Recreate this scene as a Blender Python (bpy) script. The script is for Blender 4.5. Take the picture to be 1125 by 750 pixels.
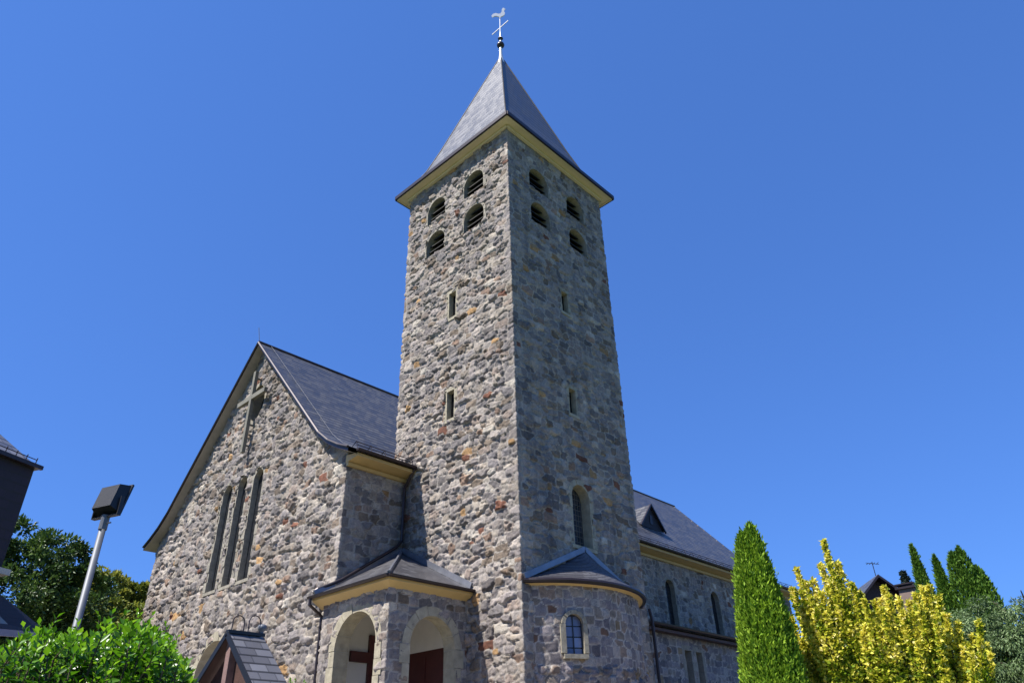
import bpy, math, random
import numpy as np
from mathutils import Vector, Matrix

S = bpy.context.scene
R = math.radians
for o in list(bpy.data.objects): bpy.data.objects.remove(o)

# ------------------------------------------------------------ camera
CAM = Vector((-14.728, -13.531, 0.0))
cr = Vector((0.69018113, -0.72314236, -0.02674199))
cu = Vector((-0.36024183, -0.37540257, 0.85398989))
cf = Vector((0.62759527, 0.57977412, 0.5196019))
cd = bpy.data.cameras.new('camera'); cam = bpy.data.objects.new('camera', cd)
S.collection.objects.link(cam)
M4 = Matrix((cr, cu, -cf)).transposed().to_4x4(); M4.translation = CAM
cam.matrix_world = M4
cd.sensor_width = 36; cd.lens = 793.78/1125*36; cd.clip_end = 5000; cd.clip_start = 0.1
S.camera = cam

# ------------------------------------------------------------ light
SUN_EL = 57.0
SUN_AZ = 180-18.0          # direction towards the sun, from +X counter-clockwise
w = bpy.data.worlds.new('World'); S.world = w; w.use_nodes = True
wn = w.node_tree; bg = wn.nodes['Background']
sky = wn.nodes.new('ShaderNodeTexSky'); sky.sky_type = 'NISHITA'; sky.sun_disc = False
sky.sun_elevation = R(SUN_EL); sky.sun_rotation = R(90-SUN_AZ)
sky.altitude = 400; sky.air_density = 1.0; sky.dust_density = 0.3; sky.ozone_density = 3.0
gm = wn.nodes.new('ShaderNodeGamma'); gm.inputs[1].default_value = .55; wn.links.new(sky.outputs[0], gm.inputs[0])
tint = wn.nodes.new('ShaderNodeMix'); tint.data_type = 'RGBA'; tint.blend_type = 'MULTIPLY'; tint.inputs[0].default_value = 1
tint.inputs[7].default_value = (.57, 1.15, 2.48, 1); tint.clamp_result = False
wn.links.new(gm.outputs[0], tint.inputs[6]); wn.links.new(tint.outputs[2], bg.inputs[0]); bg.inputs[1].default_value = 0.081
sl = bpy.data.lights.new('sun', 'SUN'); sl.energy = 5.0; sl.angle = R(0.5); sl.color = (1, 0.955, 0.88)
so = bpy.data.objects.new('sun', sl); S.collection.objects.link(so)
sd = Vector((math.cos(R(SUN_EL))*math.cos(R(SUN_AZ)), math.cos(R(SUN_EL))*math.sin(R(SUN_AZ)), math.sin(R(SUN_EL))))
so.rotation_euler = sd.to_track_quat('Z', 'Y').to_euler(); so.location = (-20, 5, 40)
S.view_settings.view_transform = 'Standard'; S.view_settings.look = 'None'
S.view_settings.exposure = 0.9; S.view_settings.gamma = 1
S.render.engine = 'CYCLES'

# ------------------------------------------------------------ scene-graph helpers
def tag(o, label=None, cat=None, group=None, kind=None):
    if label: o['label'] = label
    if cat: o['category'] = cat
    if group: o['group'] = group
    if kind: o['kind'] = kind
    return o
def empty(name, loc=(0, 0, 0), rz=0):
    o = bpy.data.objects.new(name, None); S.collection.objects.link(o)
    o.location = loc; o.rotation_euler = (0, 0, rz); o.empty_display_size = .3
    return o
def link(name, me, mats, parent=None):
    for m in (mats if isinstance(mats, (list, tuple)) else [mats]): me.materials.append(m)
    o = bpy.data.objects.new(name, me); S.collection.objects.link(o)
    if parent: o.parent = parent
    return o
def autouv(me):
    uvl = me.uv_layers.new(name='UVMap')
    nl = len(me.loops); uv = np.zeros((nl, 2))
    co = np.empty(len(me.vertices)*3); me.vertices.foreach_get('co', co); co = co.reshape(-1, 3)
    for p in me.polygons:
        n = p.normal; h = Vector((0, 0, 1)).cross(n)
        if h.length < 1e-3: h = Vector((1, 0, 0))
        h.normalize(); v = n.cross(h)
        for li in p.loop_indices:
            c = co[me.loops[li].vertex_index]
            uv[li] = (h.x*c[0]+h.y*c[1]+h.z*c[2], v.x*c[0]+v.y*c[1]+v.z*c[2])
    uvl.data.foreach_set('uv', uv.ravel())

class MB:
    def __init__(s): s.v = []; s.f = []; s.m = []; s.mi = 0
    def poly(s, pts):
        b = len(s.v); s.v += [tuple(p) for p in pts]; s.f.append(list(range(b, b+len(pts)))); s.m.append(s.mi)
    def box(s, a, b):
        x0, y0, z0 = a; x1, y1, z1 = b
        s.hexa([(x0, y0, z0), (x1, y0, z0), (x1, y1, z0), (x0, y1, z0), (x0, y0, z1), (x1, y0, z1), (x1, y1, z1), (x0, y1, z1)])
    def hexa(s, p):
        b = len(s.v); s.v += [tuple(q) for q in p]
        for f in ((0, 3, 2, 1), (4, 5, 6, 7), (0, 1, 5, 4), (1, 2, 6, 5), (2, 3, 7, 6), (3, 0, 4, 7)):
            s.f.append([b+i for i in f]); s.m.append(s.mi)
    def obox(s, c, ax, ay, az, dims):
        c, ax, ay, az = map(Vector, (c, ax, ay, az)); ax.normalize(); ay.normalize(); az.normalize()
        h = [d/2 for d in dims]
        P = []
        for k in (-1, 1):
            for i, j in ((-1, -1), (1, -1), (1, 1), (-1, 1)):
                P.append(c+ax*h[0]*i+ay*h[1]*j+az*h[2]*k)
        s.hexa(P)
    def bar(s, a, b, w_, h_, up=(0, 0, 1)):
        a, b = Vector(a), Vector(b); d = (b-a); u = Vector(up)
        sx = d.cross(u)
        if sx.length < 1e-6: sx = Vector((1, 0, 0))
        sx.normalize(); u2 = sx.cross(d).normalized()
        s.obox((a+b)/2, d, sx, u2, (d.length, w_, h_))
    def tube(s, pts, r, n=8, caps=True):
        pts = [Vector(p) for p in pts]; rs = r if isinstance(r, (list, tuple)) else [r]*len(pts)
        b = len(s.v); ref = None
        for i, p in enumerate(pts):
            if i == 0: d = pts[1]-p
            elif i == len(pts)-1: d = p-pts[i-1]
            else: d = (pts[i+1]-p).normalized()+(p-pts[i-1]).normalized()
            d.normalize()
            if ref is None:
                ref = Vector((0, 0, 1)) if abs(d.z) < .9 else Vector((1, 0, 0))
            a = d.cross(ref).normalized(); c = a.cross(d).normalized(); ref = c
            for k in range(n):
                t = 2*math.pi*k/n
                s.v.append(tuple(p+(a*math.cos(t)+c*math.sin(t))*rs[i]))
        for i in range(len(pts)-1):
            for k in range(n):
                k2 = (k+1) % n
                s.f.append([b+i*n+k, b+i*n+k2, b+(i+1)*n+k2, b+(i+1)*n+k]); s.m.append(s.mi)
        if caps:
            s.f.append([b+k for k in range(n)][::-1]); s.m.append(s.mi)
            e = b+(len(pts)-1)*n; s.f.append([e+k for k in range(n)]); s.m.append(s.mi)
    def lathe(s, prof, c, n=16):
        c = Vector(c); b = len(s.v)
        for r_, z_ in prof:
            for k in range(n):
                t = 2*math.pi*k/n; s.v.append((c.x+r_*math.cos(t), c.y+r_*math.sin(t), c.z+z_))
        for i in range(len(prof)-1):
            for k in range(n):
                k2 = (k+1) % n
                s.f.append([b+i*n+k, b+i*n+k2, b+(i+1)*n+k2, b+(i+1)*n+k]); s.m.append(s.mi)
    def extr(s, prof, off):
        # closed polygon (list of 3-D points) extruded by vector off
        off = Vector(off); a = [Vector(p) for p in prof]; b_ = [p+off for p in a]; n = len(a)
        s.poly(a[::-1]); s.poly(b_)
        for i in range(n): s.poly([a[i], a[(i+1) % n], b_[(i+1) % n], b_[i]])
    def build(s, name, mats, parent=None, smooth=False, uv=True):
        me = bpy.data.meshes.new(name); me.from_pydata(s.v, [], s.f)
        if s.m: me.polygons.foreach_set('material_index', s.m)
        if smooth: me.polygons.foreach_set('use_smooth', [True]*len(me.polygons))
        me.update()
        if uv: autouv(me)
        return link(name, me, mats, parent)

# ------------------------------------------------------------ numpy noise
def ihash(x, y, k):
    with np.errstate(over='ignore'):
        h = (x.astype(np.int64)*374761393+y.astype(np.int64)*668265263+k*974634777) & 0xffffffff
        h = ((h ^ (h >> 13))*1274126177) & 0xffffffff
        h = ((h ^ (h >> 16))*2246822519) & 0xffffffff
        h = h ^ (h >> 15)
    return (h & 0xffffff)/float(0xffffff)
def vnoise(x, y, k=0):
    ix = np.floor(x); iy = np.floor(y); fx = x-ix; fy = y-iy
    fx = fx*fx*(3-2*fx); fy = fy*fy*(3-2*fy)
    a = ihash(ix, iy, k); b = ihash(ix+1, iy, k); c = ihash(ix, iy+1, k); d = ihash(ix+1, iy+1, k)
    return (a*(1-fx)+b*fx)*(1-fy)+(c*(1-fx)+d*fx)*fy
def fbm(x, y, k, o=3):
    t = 0; a = .5
    for i in range(o): t = t+a*vnoise(x*2**i, y*2**i, k+i*17); a *= .5
    return t/(1-.5**o)
def masonry(s, z, w_, h_, seed, rough):
    """height field of a rubble wall. rough 0..1: dressed blocks to rock-faced rubble."""
    wa = .3+.7*rough
    s2 = s+(fbm(s/.40, z/.40, seed+3)-.5)*.15*wa; z2 = z+(fbm(s/.5+9, z/.35, seed+5)-.5)*.13*wa+(vnoise(s/1.4, z/1.4, seed+8)-.5)*.14*wa
    gj = np.floor(z2/h_); F1 = np.full(s.shape, 9.); F2 = np.full(s.shape, 9.)
    r1 = np.zeros(s.shape); r2 = np.zeros(s.shape); DX = np.zeros(s.shape); DZ = np.zeros(s.shape)
    for dj in (-1, 0, 1):
        j = gj+dj; off = ihash(j, j*0, seed+1)
        wr = w_*(.70+.7*ihash(j, j*0+3, seed+2))
        gi = np.floor(s2/wr-off)
        for di in (-2, -1, 0, 1, 2):
            i = gi+di
            px = i+.5+.66*(ihash(i, j, seed+11)-.5)+off; pz = j+.5+.46*(ihash(i, j, seed+12)-.5)
            sz = .62+.76*ihash(i, j, seed+13); el = .85+.3*ihash(i, j, seed+16)
            dx = (s2/wr-px)*el; dz = (z2/h_-pz)/el
            d = (np.abs(dx)**5+np.abs(dz)**5)**(1/5)/sz
            rr = ihash(i, j, seed+14); rq = ihash(i, j, seed+15)
            c1 = d < F1
            F2 = np.where(c1, F1, np.minimum(F2, d)); F1 = np.where(c1, d, F1)
            r1 = np.where(c1, rr, r1); r2 = np.where(c1, rq, r2); DX = np.where(c1, dx, DX); DZ = np.where(c1, dz, DZ)
    e = F2-F1
    body = np.clip((e-.035)/(.05+.07*rough), 0, 1)
    # chipped facets: small cells, each a randomly tilted plane
    fw = .125; wx = s+(vnoise(s/.09, z/.09, seed+41)-.5)*.06; wz = z+(vnoise(s/.1+5, z/.08, seed+43)-.5)*.06
    gi = np.floor(wx/fw); gj = np.floor(wz/(fw*.8)); D1 = np.full(s.shape, 9.); fac = np.zeros(s.shape)
    for dj in (-1, 0, 1):
        for di in (-1, 0, 1):
            i = gi+di; j = gj+dj
            dx = wx/fw-(i+.1+.8*ihash(i, j, seed+51)); dz = wz/(fw*.8)-(j+.1+.8*ihash(i, j, seed+52)); d = dx*dx+dz*dz
            v = (ihash(i, j, seed+53)-.5)*.05+dx*(ihash(i, j, seed+54)-.5)*.085+dz*(ihash(i, j, seed+55)-.42)*.095
            c1 = d < D1; D1 = np.where(c1, d, D1); fac = np.where(c1, v, fac)
    tiltx = (((r1*7.31) % 1)-.5); tiltz = (((r2*5.17) % 1)-.45)
    n2 = vnoise(s/.07, z/.055, seed+27)-.5
    proj = .006+.085*((r2*3.7+r1*1.9) % 1)**3.5; rq_ = (r1*13.7+r2*5.3) % 1; fa_ = .38+1.25*rq_**2.2
    hh = body*(.006+.012*r2+rough*(proj+(DX*tiltx*.07+DZ*tiltz*.09)*(.3+rq_)+fac*fa_)*.86)+body*(1-rough)*fac*.12+n2*(.003+.010*rough)*(.4+.6*body)
    pk = np.clip((fbm(s/.33+7, z/.2, seed+61, 2)-.56)/.12, 0, 1)*np.clip((.30-e)/.16, 0, 1)
    hh = hh-rough*pk*.065
    mort = 1-np.clip((e-.050+.02*rough)/(.055), 0, 1)
    return hh, r1, r2, mort

def wall(name, path, sp, zs, holes, mat, parent, seed, stone=(.42, .27), amp=None, keep=None, zrough=None, quoin=True):
    """stone wall following a plan polyline; sp = sample spacing per segment; zs = heights of the rows"""
    X = []; Y = []; NX = []; NY = []; SS = []; seg = []
    s0 = 0; P = [np.array(p, float) for p in path]
    nor = []
    for a, b in zip(P[:-1], P[1:]):
        d = (b-a)/np.linalg.norm(b-a); nor.append(np.array([d[1], -d[0]]))
    for k, (a, b) in enumerate(zip(P[:-1], P[1:])):
        L = np.linalg.norm(b-a); n = max(1, int(round(L/sp[k])))
        for i in range(n+(1 if k == len(P)-2 else 0)):
            t = i/n; p = a+(b-a)*t; nn = nor[k]
            if i == 0 and k > 0:
                nn = nor[k]+nor[k-1]; nn = nn/max(.5, (np.linalg.norm(nn)**2)/2)
            X.append(p[0]); Y.append(p[1]); NX.append(nn[0]); NY.append(nn[1]); SS.append(s0+L*t); seg.append(k)
        s0 += L
    X, Y, NX, NY, SS, seg = map(np.array, (X, Y, NX, NY, SS, seg)); zs = np.array(zs)
    s, z = np.meshgrid(SS, zs); h, r1, r2, mo = [np.zeros(s.shape) for _ in range(4)]
    am = np.array(amp if amp is not None else [1]*len(sp), float)[seg]
    rough = np.broadcast_to(am, s.shape)
    if zrough: rough = np.where(z+(vnoise(s/.3, z/.3, seed+90)-.5)*.12 < zrough[0], zrough[1], rough)
    if quoin:
        brk = np.cumsum([0]+[np.linalg.norm(b-a) for a, b in zip(P[:-1], P[1:])])
        dc = np.min(np.abs(SS[:, None]-brk[None, :]), 1)
        rough = rough*np.clip(.35+.65*(dc-.08)/.35, .35, 1)
    h, r1, r2, mo = masonry(s, z, stone[0], stone[1], seed, rough)
    px = X+0*z; py = Y+0*z
    co = np.stack([X+h*NX, Y+h*NY, z], -1).reshape(-1, 3)
    nz, ns = s.shape
    xc = (X[:-1]+X[1:])/2; yc = (Y[:-1]+Y[1:])/2; zc = (zs[:-1]+zs[1:])/2
    XC, ZC = np.meshgrid(xc, zc); YC, _ = np.meshgrid(yc, zc); SG, _ = np.meshgrid(seg[:-1], zc)
    mask = np.ones(XC.shape, bool)
    for hf in holes: mask &= ~hf(XC, YC, ZC, SG)
    if keep is not None: mask &= keep(XC, YC, ZC, SG)
    jj, ii = np.nonzero(mask); a = jj*ns+ii
    F = np.stack([a, a+1, a+1+ns, a+ns], -1)
    me = bpy.data.meshes.new(name); me.vertices.add(len(co)); me.vertices.foreach_set('co', co.ravel())
    me.loops.add(F.size); me.loops.foreach_set('vertex_index', F.ravel().astype(np.int32))
    me.polygons.add(len(F)); me.polygons.foreach_set('loop_start', np.arange(0, F.size, 4, dtype=np.int32))
    me.polygons.foreach_set('use_smooth', np.ones(len(F), bool))
    me.update(calc_edges=True)
    for nm, arr in (('rnd', r1), ('rnd2', r2), ('mort', mo)):
        at = me.attributes.new(nm, 'FLOAT', 'POINT'); at.data.foreach_set('value', arr.ravel().astype(np.float32))
    return link(name, me, mat, parent)
def arch_hole(axis, c, z0, z1, w_, arch, segs, g=.06):
    """axis 0: opening runs along x, 1: along y"""
    def f(X, Y, Z, SG):
        u = (X if axis == 0 else Y)-c; r = w_/2+g
        m = np.isin(SG, segs) & (np.abs(u) < r) & (Z > z0-g)
        if arch: zc = z1-w_/2; return m & ((Z < zc) | (u*u+(Z-zc)**2 < r*r))
        return m & (Z < z1+g)
    return f

# ------------------------------------------------------------ materials
def mat(name):
    m = bpy.data.materials.new(name); m.use_nodes = True
    nt = m.node_tree; return m, nt, nt.nodes['Principled BSDF']
def N(nt, t, **kw):
    n = nt.nodes.new(t)
    for k, v in kw.items(): setattr(n, k, v)
    return n
def ramp(nt, stops, interp='LINEAR'):
    r = N(nt, 'ShaderNodeValToRGB'); cr_ = r.color_ramp; cr_.interpolation = interp
    while len(cr_.elements) < len(stops): cr_.elements.new(.5)
    for e, (p, c) in zip(cr_.elements, stops): e.position = p; e.color = (*c, 1)
    return r
def noise(nt, scale, detail=4, rough=.6, vec=None):
    n = N(nt, 'ShaderNodeTexNoise'); n.inputs['Scale'].default_value = scale
    n.inputs['Detail'].default_value = detail; n.inputs['Roughness'].default_value = rough
    if vec is None:
        tc = N(nt, 'ShaderNodeTexCoord'); vec = tc.outputs['Object']
    nt.links.new(vec, n.inputs['Vector']); return n
def mix(nt, a, b, fac, mode='MIX'):
    m = N(nt, 'ShaderNodeMix', data_type='RGBA', blend_type=mode)
    for i, v in ((6, a), (7, b), (0, fac)):
        if hasattr(v, 'links') or hasattr(v, 'is_output'): nt.links.new(v, m.inputs[i])
        elif isinstance(v, tuple): m.inputs[i].default_value = (*v, 1)
        else: m.inputs[i].default_value = v
    return m.outputs[2]
def bump(nt, b, h, strength=.5, dist=.02):
    n = N(nt, 'ShaderNodeBump'); n.inputs['Strength'].default_value = strength; n.inputs['Distance'].default_value = dist
    nt.links.new(h, n.inputs['Height']); nt.links.new(n.outputs[0], b.inputs['Normal']); return n
def flat(name, c, rough=.6, metal=0, var=.12, nscale=3, bmp=0, spec=.5):
    m, nt, b = mat(name)
    n = noise(nt, nscale, 5)
    r = ramp(nt, [(.3, tuple(x*(1-var) for x in c)), (.7, tuple(min(1, x*(1+var)) for x in c))])
    nt.links.new(n.outputs[0], r.inputs[0]); nt.links.new(r.outputs[0], b.inputs['Base Color'])
    b.inputs['Roughness'].default_value = rough; b.inputs['Metallic'].default_value = metal
    b.inputs['Specular IOR Level'].default_value = spec
    if bmp: n2 = noise(nt, nscale*12, 4); bump(nt, b, n2.outputs[0], bmp, .02)
    return m
def stone_mat(name, stops, mortar, bm=.5):
    m, nt, b = mat(name)
    a1 = N(nt, 'ShaderNodeAttribute', attribute_name='rnd'); a2 = N(nt, 'ShaderNodeAttribute', attribute_name='rnd2')
    am = N(nt, 'ShaderNodeAttribute', attribute_name='mort')
    r = ramp(nt, stops, 'CONSTANT'); nt.links.new(a1.outputs['Fac'], r.inputs[0])
    n1 = noise(nt, 7, 6, .7); n2 = noise(nt, 38, 4, .7); n3 = noise(nt, .6, 3)
    # value change per stone and inside the stone
    v = N(nt, 'ShaderNodeMapRange'); v.inputs['To Min'].default_value = .76; v.inputs['To Max'].default_value = 1.26
    nt.links.new(a2.outputs['Fac'], v.inputs[0])
    c = mix(nt, r.outputs[0], v.outputs[0], 1.0, 'MULTIPLY')
    rr = ramp(nt, [(.32, (.60, .61, .64)), (.5, (.98, .98, .98)), (.68, (1.28, 1.22, 1.12))]); nt.links.new(n1.outputs[0], rr.inputs[0])
    c = mix(nt, c, rr.outputs[0], .9, 'MULTIPLY')
    r2_ = ramp(nt, [(.35, (.72, .72, .72)), (.65, (1.2, 1.2, 1.2))]); nt.links.new(n2.outputs[0], r2_.inputs[0])
    c = mix(nt, c, r2_.outputs[0], .8, 'MULTIPLY')
    # rust and iron stains
    r3 = ramp(nt, [(.60, (0, 0, 0)), (.72, (1, 1, 1))]); n4 = noise(nt, 2.3, 6, .7); nt.links.new(n4.outputs[0], r3.inputs[0])
    mm = N(nt, 'ShaderNodeMath', operation='MULTIPLY'); nt.links.new(r3.outputs[0], mm.inputs[0]); mm.inputs[1].default_value = .5
    c = mix(nt, c, (.30, .185, .105), mm.outputs[0])
    mo = mix(nt, mortar, tuple(x*.72 for x in mortar), n1.outputs[0])
    c = mix(nt, c, mo, am.outputs['Fac'])
    r5 = ramp(nt, [(.3, (.84, .84, .86)), (.7, (1.1, 1.09, 1.06))]); nt.links.new(n3.outputs[0], r5.inputs[0])
    c = mix(nt, c, r5.outputs[0], 1.0, 'MULTIPLY')
    mp = N(nt, 'ShaderNodeMapping'); tcs = N(nt, 'ShaderNodeTexCoord'); nt.links.new(tcs.outputs['Object'], mp.inputs[0]); mp.inputs['Scale'].default_value = (1.6, 1.6, .14)
    ns = noise(nt, 1.3, 4, .6, mp.outputs[0]); rst = ramp(nt, [(.36, (.70, .70, .70)), (.52, (1, 1, 1)), (.7, (1.08, 1.07, 1.05))]); nt.links.new(ns.outputs[0], rst.inputs[0])
    c = mix(nt, c, rst.outputs[0], .8, 'MULTIPLY')
    c = mix(nt, c, (1.0, .975, .955), 1.0, 'MULTIPLY')
    nt.links.new(c, b.inputs['Base Color']); b.inputs['Roughness'].default_value = .88
    b.inputs['Specular IOR Level'].default_value = .3
    ad = N(nt, 'ShaderNodeMath', operation='ADD'); nt.links.new(n1.outputs[0], ad.inputs[0]); nt.links.new(n2.outputs[0], ad.inputs[1])
    bump(nt, b, ad.outputs[0], bm, .03)
    return m
GR = [(0, (.27, .243, .228)), (.13, (.20, .186, .184)), (.27, (.32, .29, .262)), (.40, (.15, .138, .135)), (.49, (.285, .252, .215)),
      (.61, (.235, .212, .205)), (.72, (.26, .215, .185)), (.79, (.35, .315, .27)), (.85, (.185, .15, .118)), (.93, (.235, .165, .125)), (.955, (.36, .225, .105)), (.968, (.16, .07, .045)), (.978, (.42, .39, .34))]
SH = [(0, (.195, .172, .165)), (.14, (.13, .115, .118)), (.28, (.25, .22, .195)), (.42, (.10, .09, .092)), (.54, (.20, .165, .125)),
      (.66, (.17, .152, .15)), (.76, (.175, .12, .085)), (.84, (.26, .235, .21)), (.91, (.14, .075, .048)), (.96, (.26, .18, .09))]
M_STONE = stone_mat('rubble_stone', GR, (.43, .40, .355), .5)
SH = [(0, (.235, .215, .222)), (.16, (.165, .15, .162)), (.32, (.28, .255, .24)), (.46, (.14, .13, .14)), (.58, (.23, .20, .17)),
      (.70, (.215, .20, .208)), (.80, (.20, .155, .125)), (.87, (.27, .26, .25)), (.93, (.165, .10, .07)), (.97, (.25, .19, .12))]
M_ASHLAR = stone_mat('squared_stone', SH, (.48, .44, .39), .3)
M_DRESS = flat('sandstone', (.33, .295, .215), .85, var=.22, nscale=5, bmp=.5, spec=.3)
M_DRESS2 = flat('grey_dressed_stone', (.27, .245, .195), .85, var=.25, nscale=6, bmp=.6, spec=.3)
M_SAND = flat('pale_sandstone', (.30, .27, .205), .85, var=.3, nscale=9, bmp=1.0, spec=.3)
M_MORT = flat('mortar', (.36, .34, .29), .9, spec=.2)
M_SOFF = flat('ochre_painted_boards', (.50, .35, .14), .55, var=.06)
M_CREAM = flat('cream_painted_boards', (.66, .55, .36), .55, var=.06)
M_GREYB = flat('grey_board', (.26, .235, .19), .7)
M_DARKMET = flat('dark_brown_metal', (.035, .026, .028), .38, metal=.4)
M_LEAD = flat('lead_flashing', (.22, .225, .25), .38, metal=.6, var=.2)
M_ZINC = flat('galvanised_steel', (.12, .13, .15), .55, metal=.2, var=.12, nscale=8)
M_WHITE = flat('white_metal', (.62, .62, .62), .3, metal=.2, var=.04)
M_PLAST = flat('white_plaster', (.62, .60, .57), .8, var=.05, spec=.2)
M_RED = flat('red_brown_wood', (.075, .018, .015), .5, var=.2)
M_BROWN = flat('brown_wood', (.07, .035, .028), .6, var=.25, nscale=6, bmp=.3)
M_POST = flat('weathered_post', (.21, .13, .115), .65, var=.2, nscale=6, bmp=.3)
M_BLACK = flat('black_metal', (.008, .008, .010), .45)
M_LOUV = flat('dark_louvre_wood', (.02, .017, .014), .7, var=.2)
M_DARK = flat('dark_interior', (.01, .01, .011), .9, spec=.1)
M_CROSS = flat('weathered_cross_stone', (.155, .145, .115), .8, var=.2, bmp=.4)
def slate(name, ca, cb, row=.16, wid=.2, rough=.42, bstr=.35, shadow_line=.22):
    m, nt, b = mat(name); tc = N(nt, 'ShaderNodeTexCoord'); sp = N(nt, 'ShaderNodeSeparateXYZ')
    nt.links.new(tc.outputs['UV'], sp.inputs[0])
    def mth(op, a, b_=None, c_=None):
        n = N(nt, 'ShaderNodeMath', operation=op)
        for i, v in enumerate((a, b_, c_)):
            if v is None: continue
            if isinstance(v, (int, float)): n.inputs[i].default_value = v
            else: nt.links.new(v, n.inputs[i])
        return n.outputs[0]
    v = mth('DIVIDE', sp.outputs[1], row); vi = mth('FLOOR', v); vf = mth('SUBTRACT', v, vi)
    off = mth('MULTIPLY', mth('MODULO', vi, 2.0), .5)
    wob = N(nt, 'ShaderNodeTexWhiteNoise', noise_dimensions='1D'); nt.links.new(vi, wob.inputs['W'])
    u = mth('ADD', mth('ADD', mth('DIVIDE', sp.outputs[0], wid), off), mth('MULTIPLY', wob.outputs[0], .25)); ui = mth('FLOOR', u); uf = mth('SUBTRACT', u, ui)
    cb_ = N(nt, 'ShaderNodeCombineXYZ'); nt.links.new(ui, cb_.inputs[0]); nt.links.new(vi, cb_.inputs[1])
    wn_ = N(nt, 'ShaderNodeTexWhiteNoise', noise_dimensions='2D'); nt.links.new(cb_.outputs[0], wn_.inputs['Vector'])
    r = ramp(nt, [(0, ca), (1, cb)]); nt.links.new(wn_.outputs[0], r.inputs[0])
    # shadow line painted along each slate's lower edge; dark joints between neighbours
    g1 = mth('LESS_THAN', vf, shadow_line); g2 = mth('LESS_THAN', mth('MINIMUM', uf, mth('SUBTRACT', 1.0, uf)), .035)
    g = mth('MAXIMUM', g1, mth('MULTIPLY', g2, .6))
    n1 = noise(nt, .9, 3); rr = ramp(nt, [(.3, (.82, .82, .84)), (.7, (1.15, 1.14, 1.12))]); nt.links.new(n1.outputs[0], rr.inputs[0])
    c = mix(nt, r.outputs[0], rr.outputs[0], .9, 'MULTIPLY'); c = mix(nt, c, (.012, .012, .014), mth('MULTIPLY', g, .88))
    nt.links.new(c, b.inputs['Base Color'])
    rg = N(nt, 'ShaderNodeMapRange'); rg.inputs['To Min'].default_value = rough-.04; rg.inputs['To Max'].default_value = rough+.06
    nt.links.new(wn_.outputs[0], rg.inputs[0]); nt.links.new(rg.outputs[0], b.inputs['Roughness'])
    n2 = noise(nt, 30, 3)
    h = mth('ADD', mth('MULTIPLY', mth('SUBTRACT', 1.0, vf), .9), mth('MULTIPLY', wn_.outputs[0], .35))
    h = mth('SUBTRACT', mth('ADD', h, mth('MULTIPLY', n2.outputs[0], .3)), mth('MULTIPLY', g2, .4))
    bump(nt, b, h, bstr, .014)
    return m
M_SLATE = slate('roof_slate', (.045, .045, .05), (.092, .092, .098), row=.26, wid=.28, shadow_line=.26)
M_SPIRE = slate('spire_slate', (.062, .064, .075), (.10, .102, .118), row=.36, wid=.3, rough=.42, shadow_line=.25)
M_SLATE_BIG = slate('porch_slate', (.05, .048, .054), (.10, .098, .105), row=.2, wid=.26)
M_SHELT = slate('shelter_slate', (.075, .075, .085), (.15, .15, .165), row=.2, wid=.28, rough=.4)
M_CLAD = slate('cladding_slate', (.010, .008, .015), (.020, .016, .028), row=.16, wid=.22, rough=.7)
def leaded(name, glass, lead, sx, sz, lw=.012, lightpane=None):
    m, nt, b = mat(name); tc = N(nt, 'ShaderNodeTexCoord')
    br = N(nt, 'ShaderNodeTexBrick'); nt.links.new(tc.outputs['UV'], br.inputs['Vector'])
    br.inputs['Scale'].default_value = 1; br.inputs['Brick Width'].default_value = sx; br.inputs['Row Height'].default_value = sz
    br.inputs['Mortar Size'].default_value = lw; br.inputs['Mortar Smooth'].default_value = 0; br.offset = .0
    br.inputs['Color1'].default_value = (*glass, 1); br.inputs['Color2'].default_value = (*(lightpane or tuple(x*2.2 for x in glass)), 1)
    br.inputs['Mortar'].default_value = (*lead, 1); br.inputs['Bias'].default_value = -.2
    nt.links.new(br.outputs[0], b.inputs['Base Color']); b.inputs['Roughness'].default_value = .18
    n = noise(nt, 6, 2); bump(nt, b, n.outputs[0], .25, .03)
    return m
M_GLASS = leaded('leaded_glass', (.018, .022, .03), (.11, .10, .09), .13, .17)
M_DGLASS = leaded('dark_leaded_glass', (.012, .013, .016), (.03, .03, .03), .13, .17)
M_GLASSB = leaded('pale_leaded_glass', (.10, .13, .22), (.02, .02, .022), .24, .27, .018, (.20, .26, .42))

# ------------------------------------------------------------ the church
church = tag(empty('church', (0, 0, 0)), 'grey rubble stone church with square bell tower, slate spire, arched corner porch and round turret', 'church')
rnd = random.Random(5)

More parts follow.
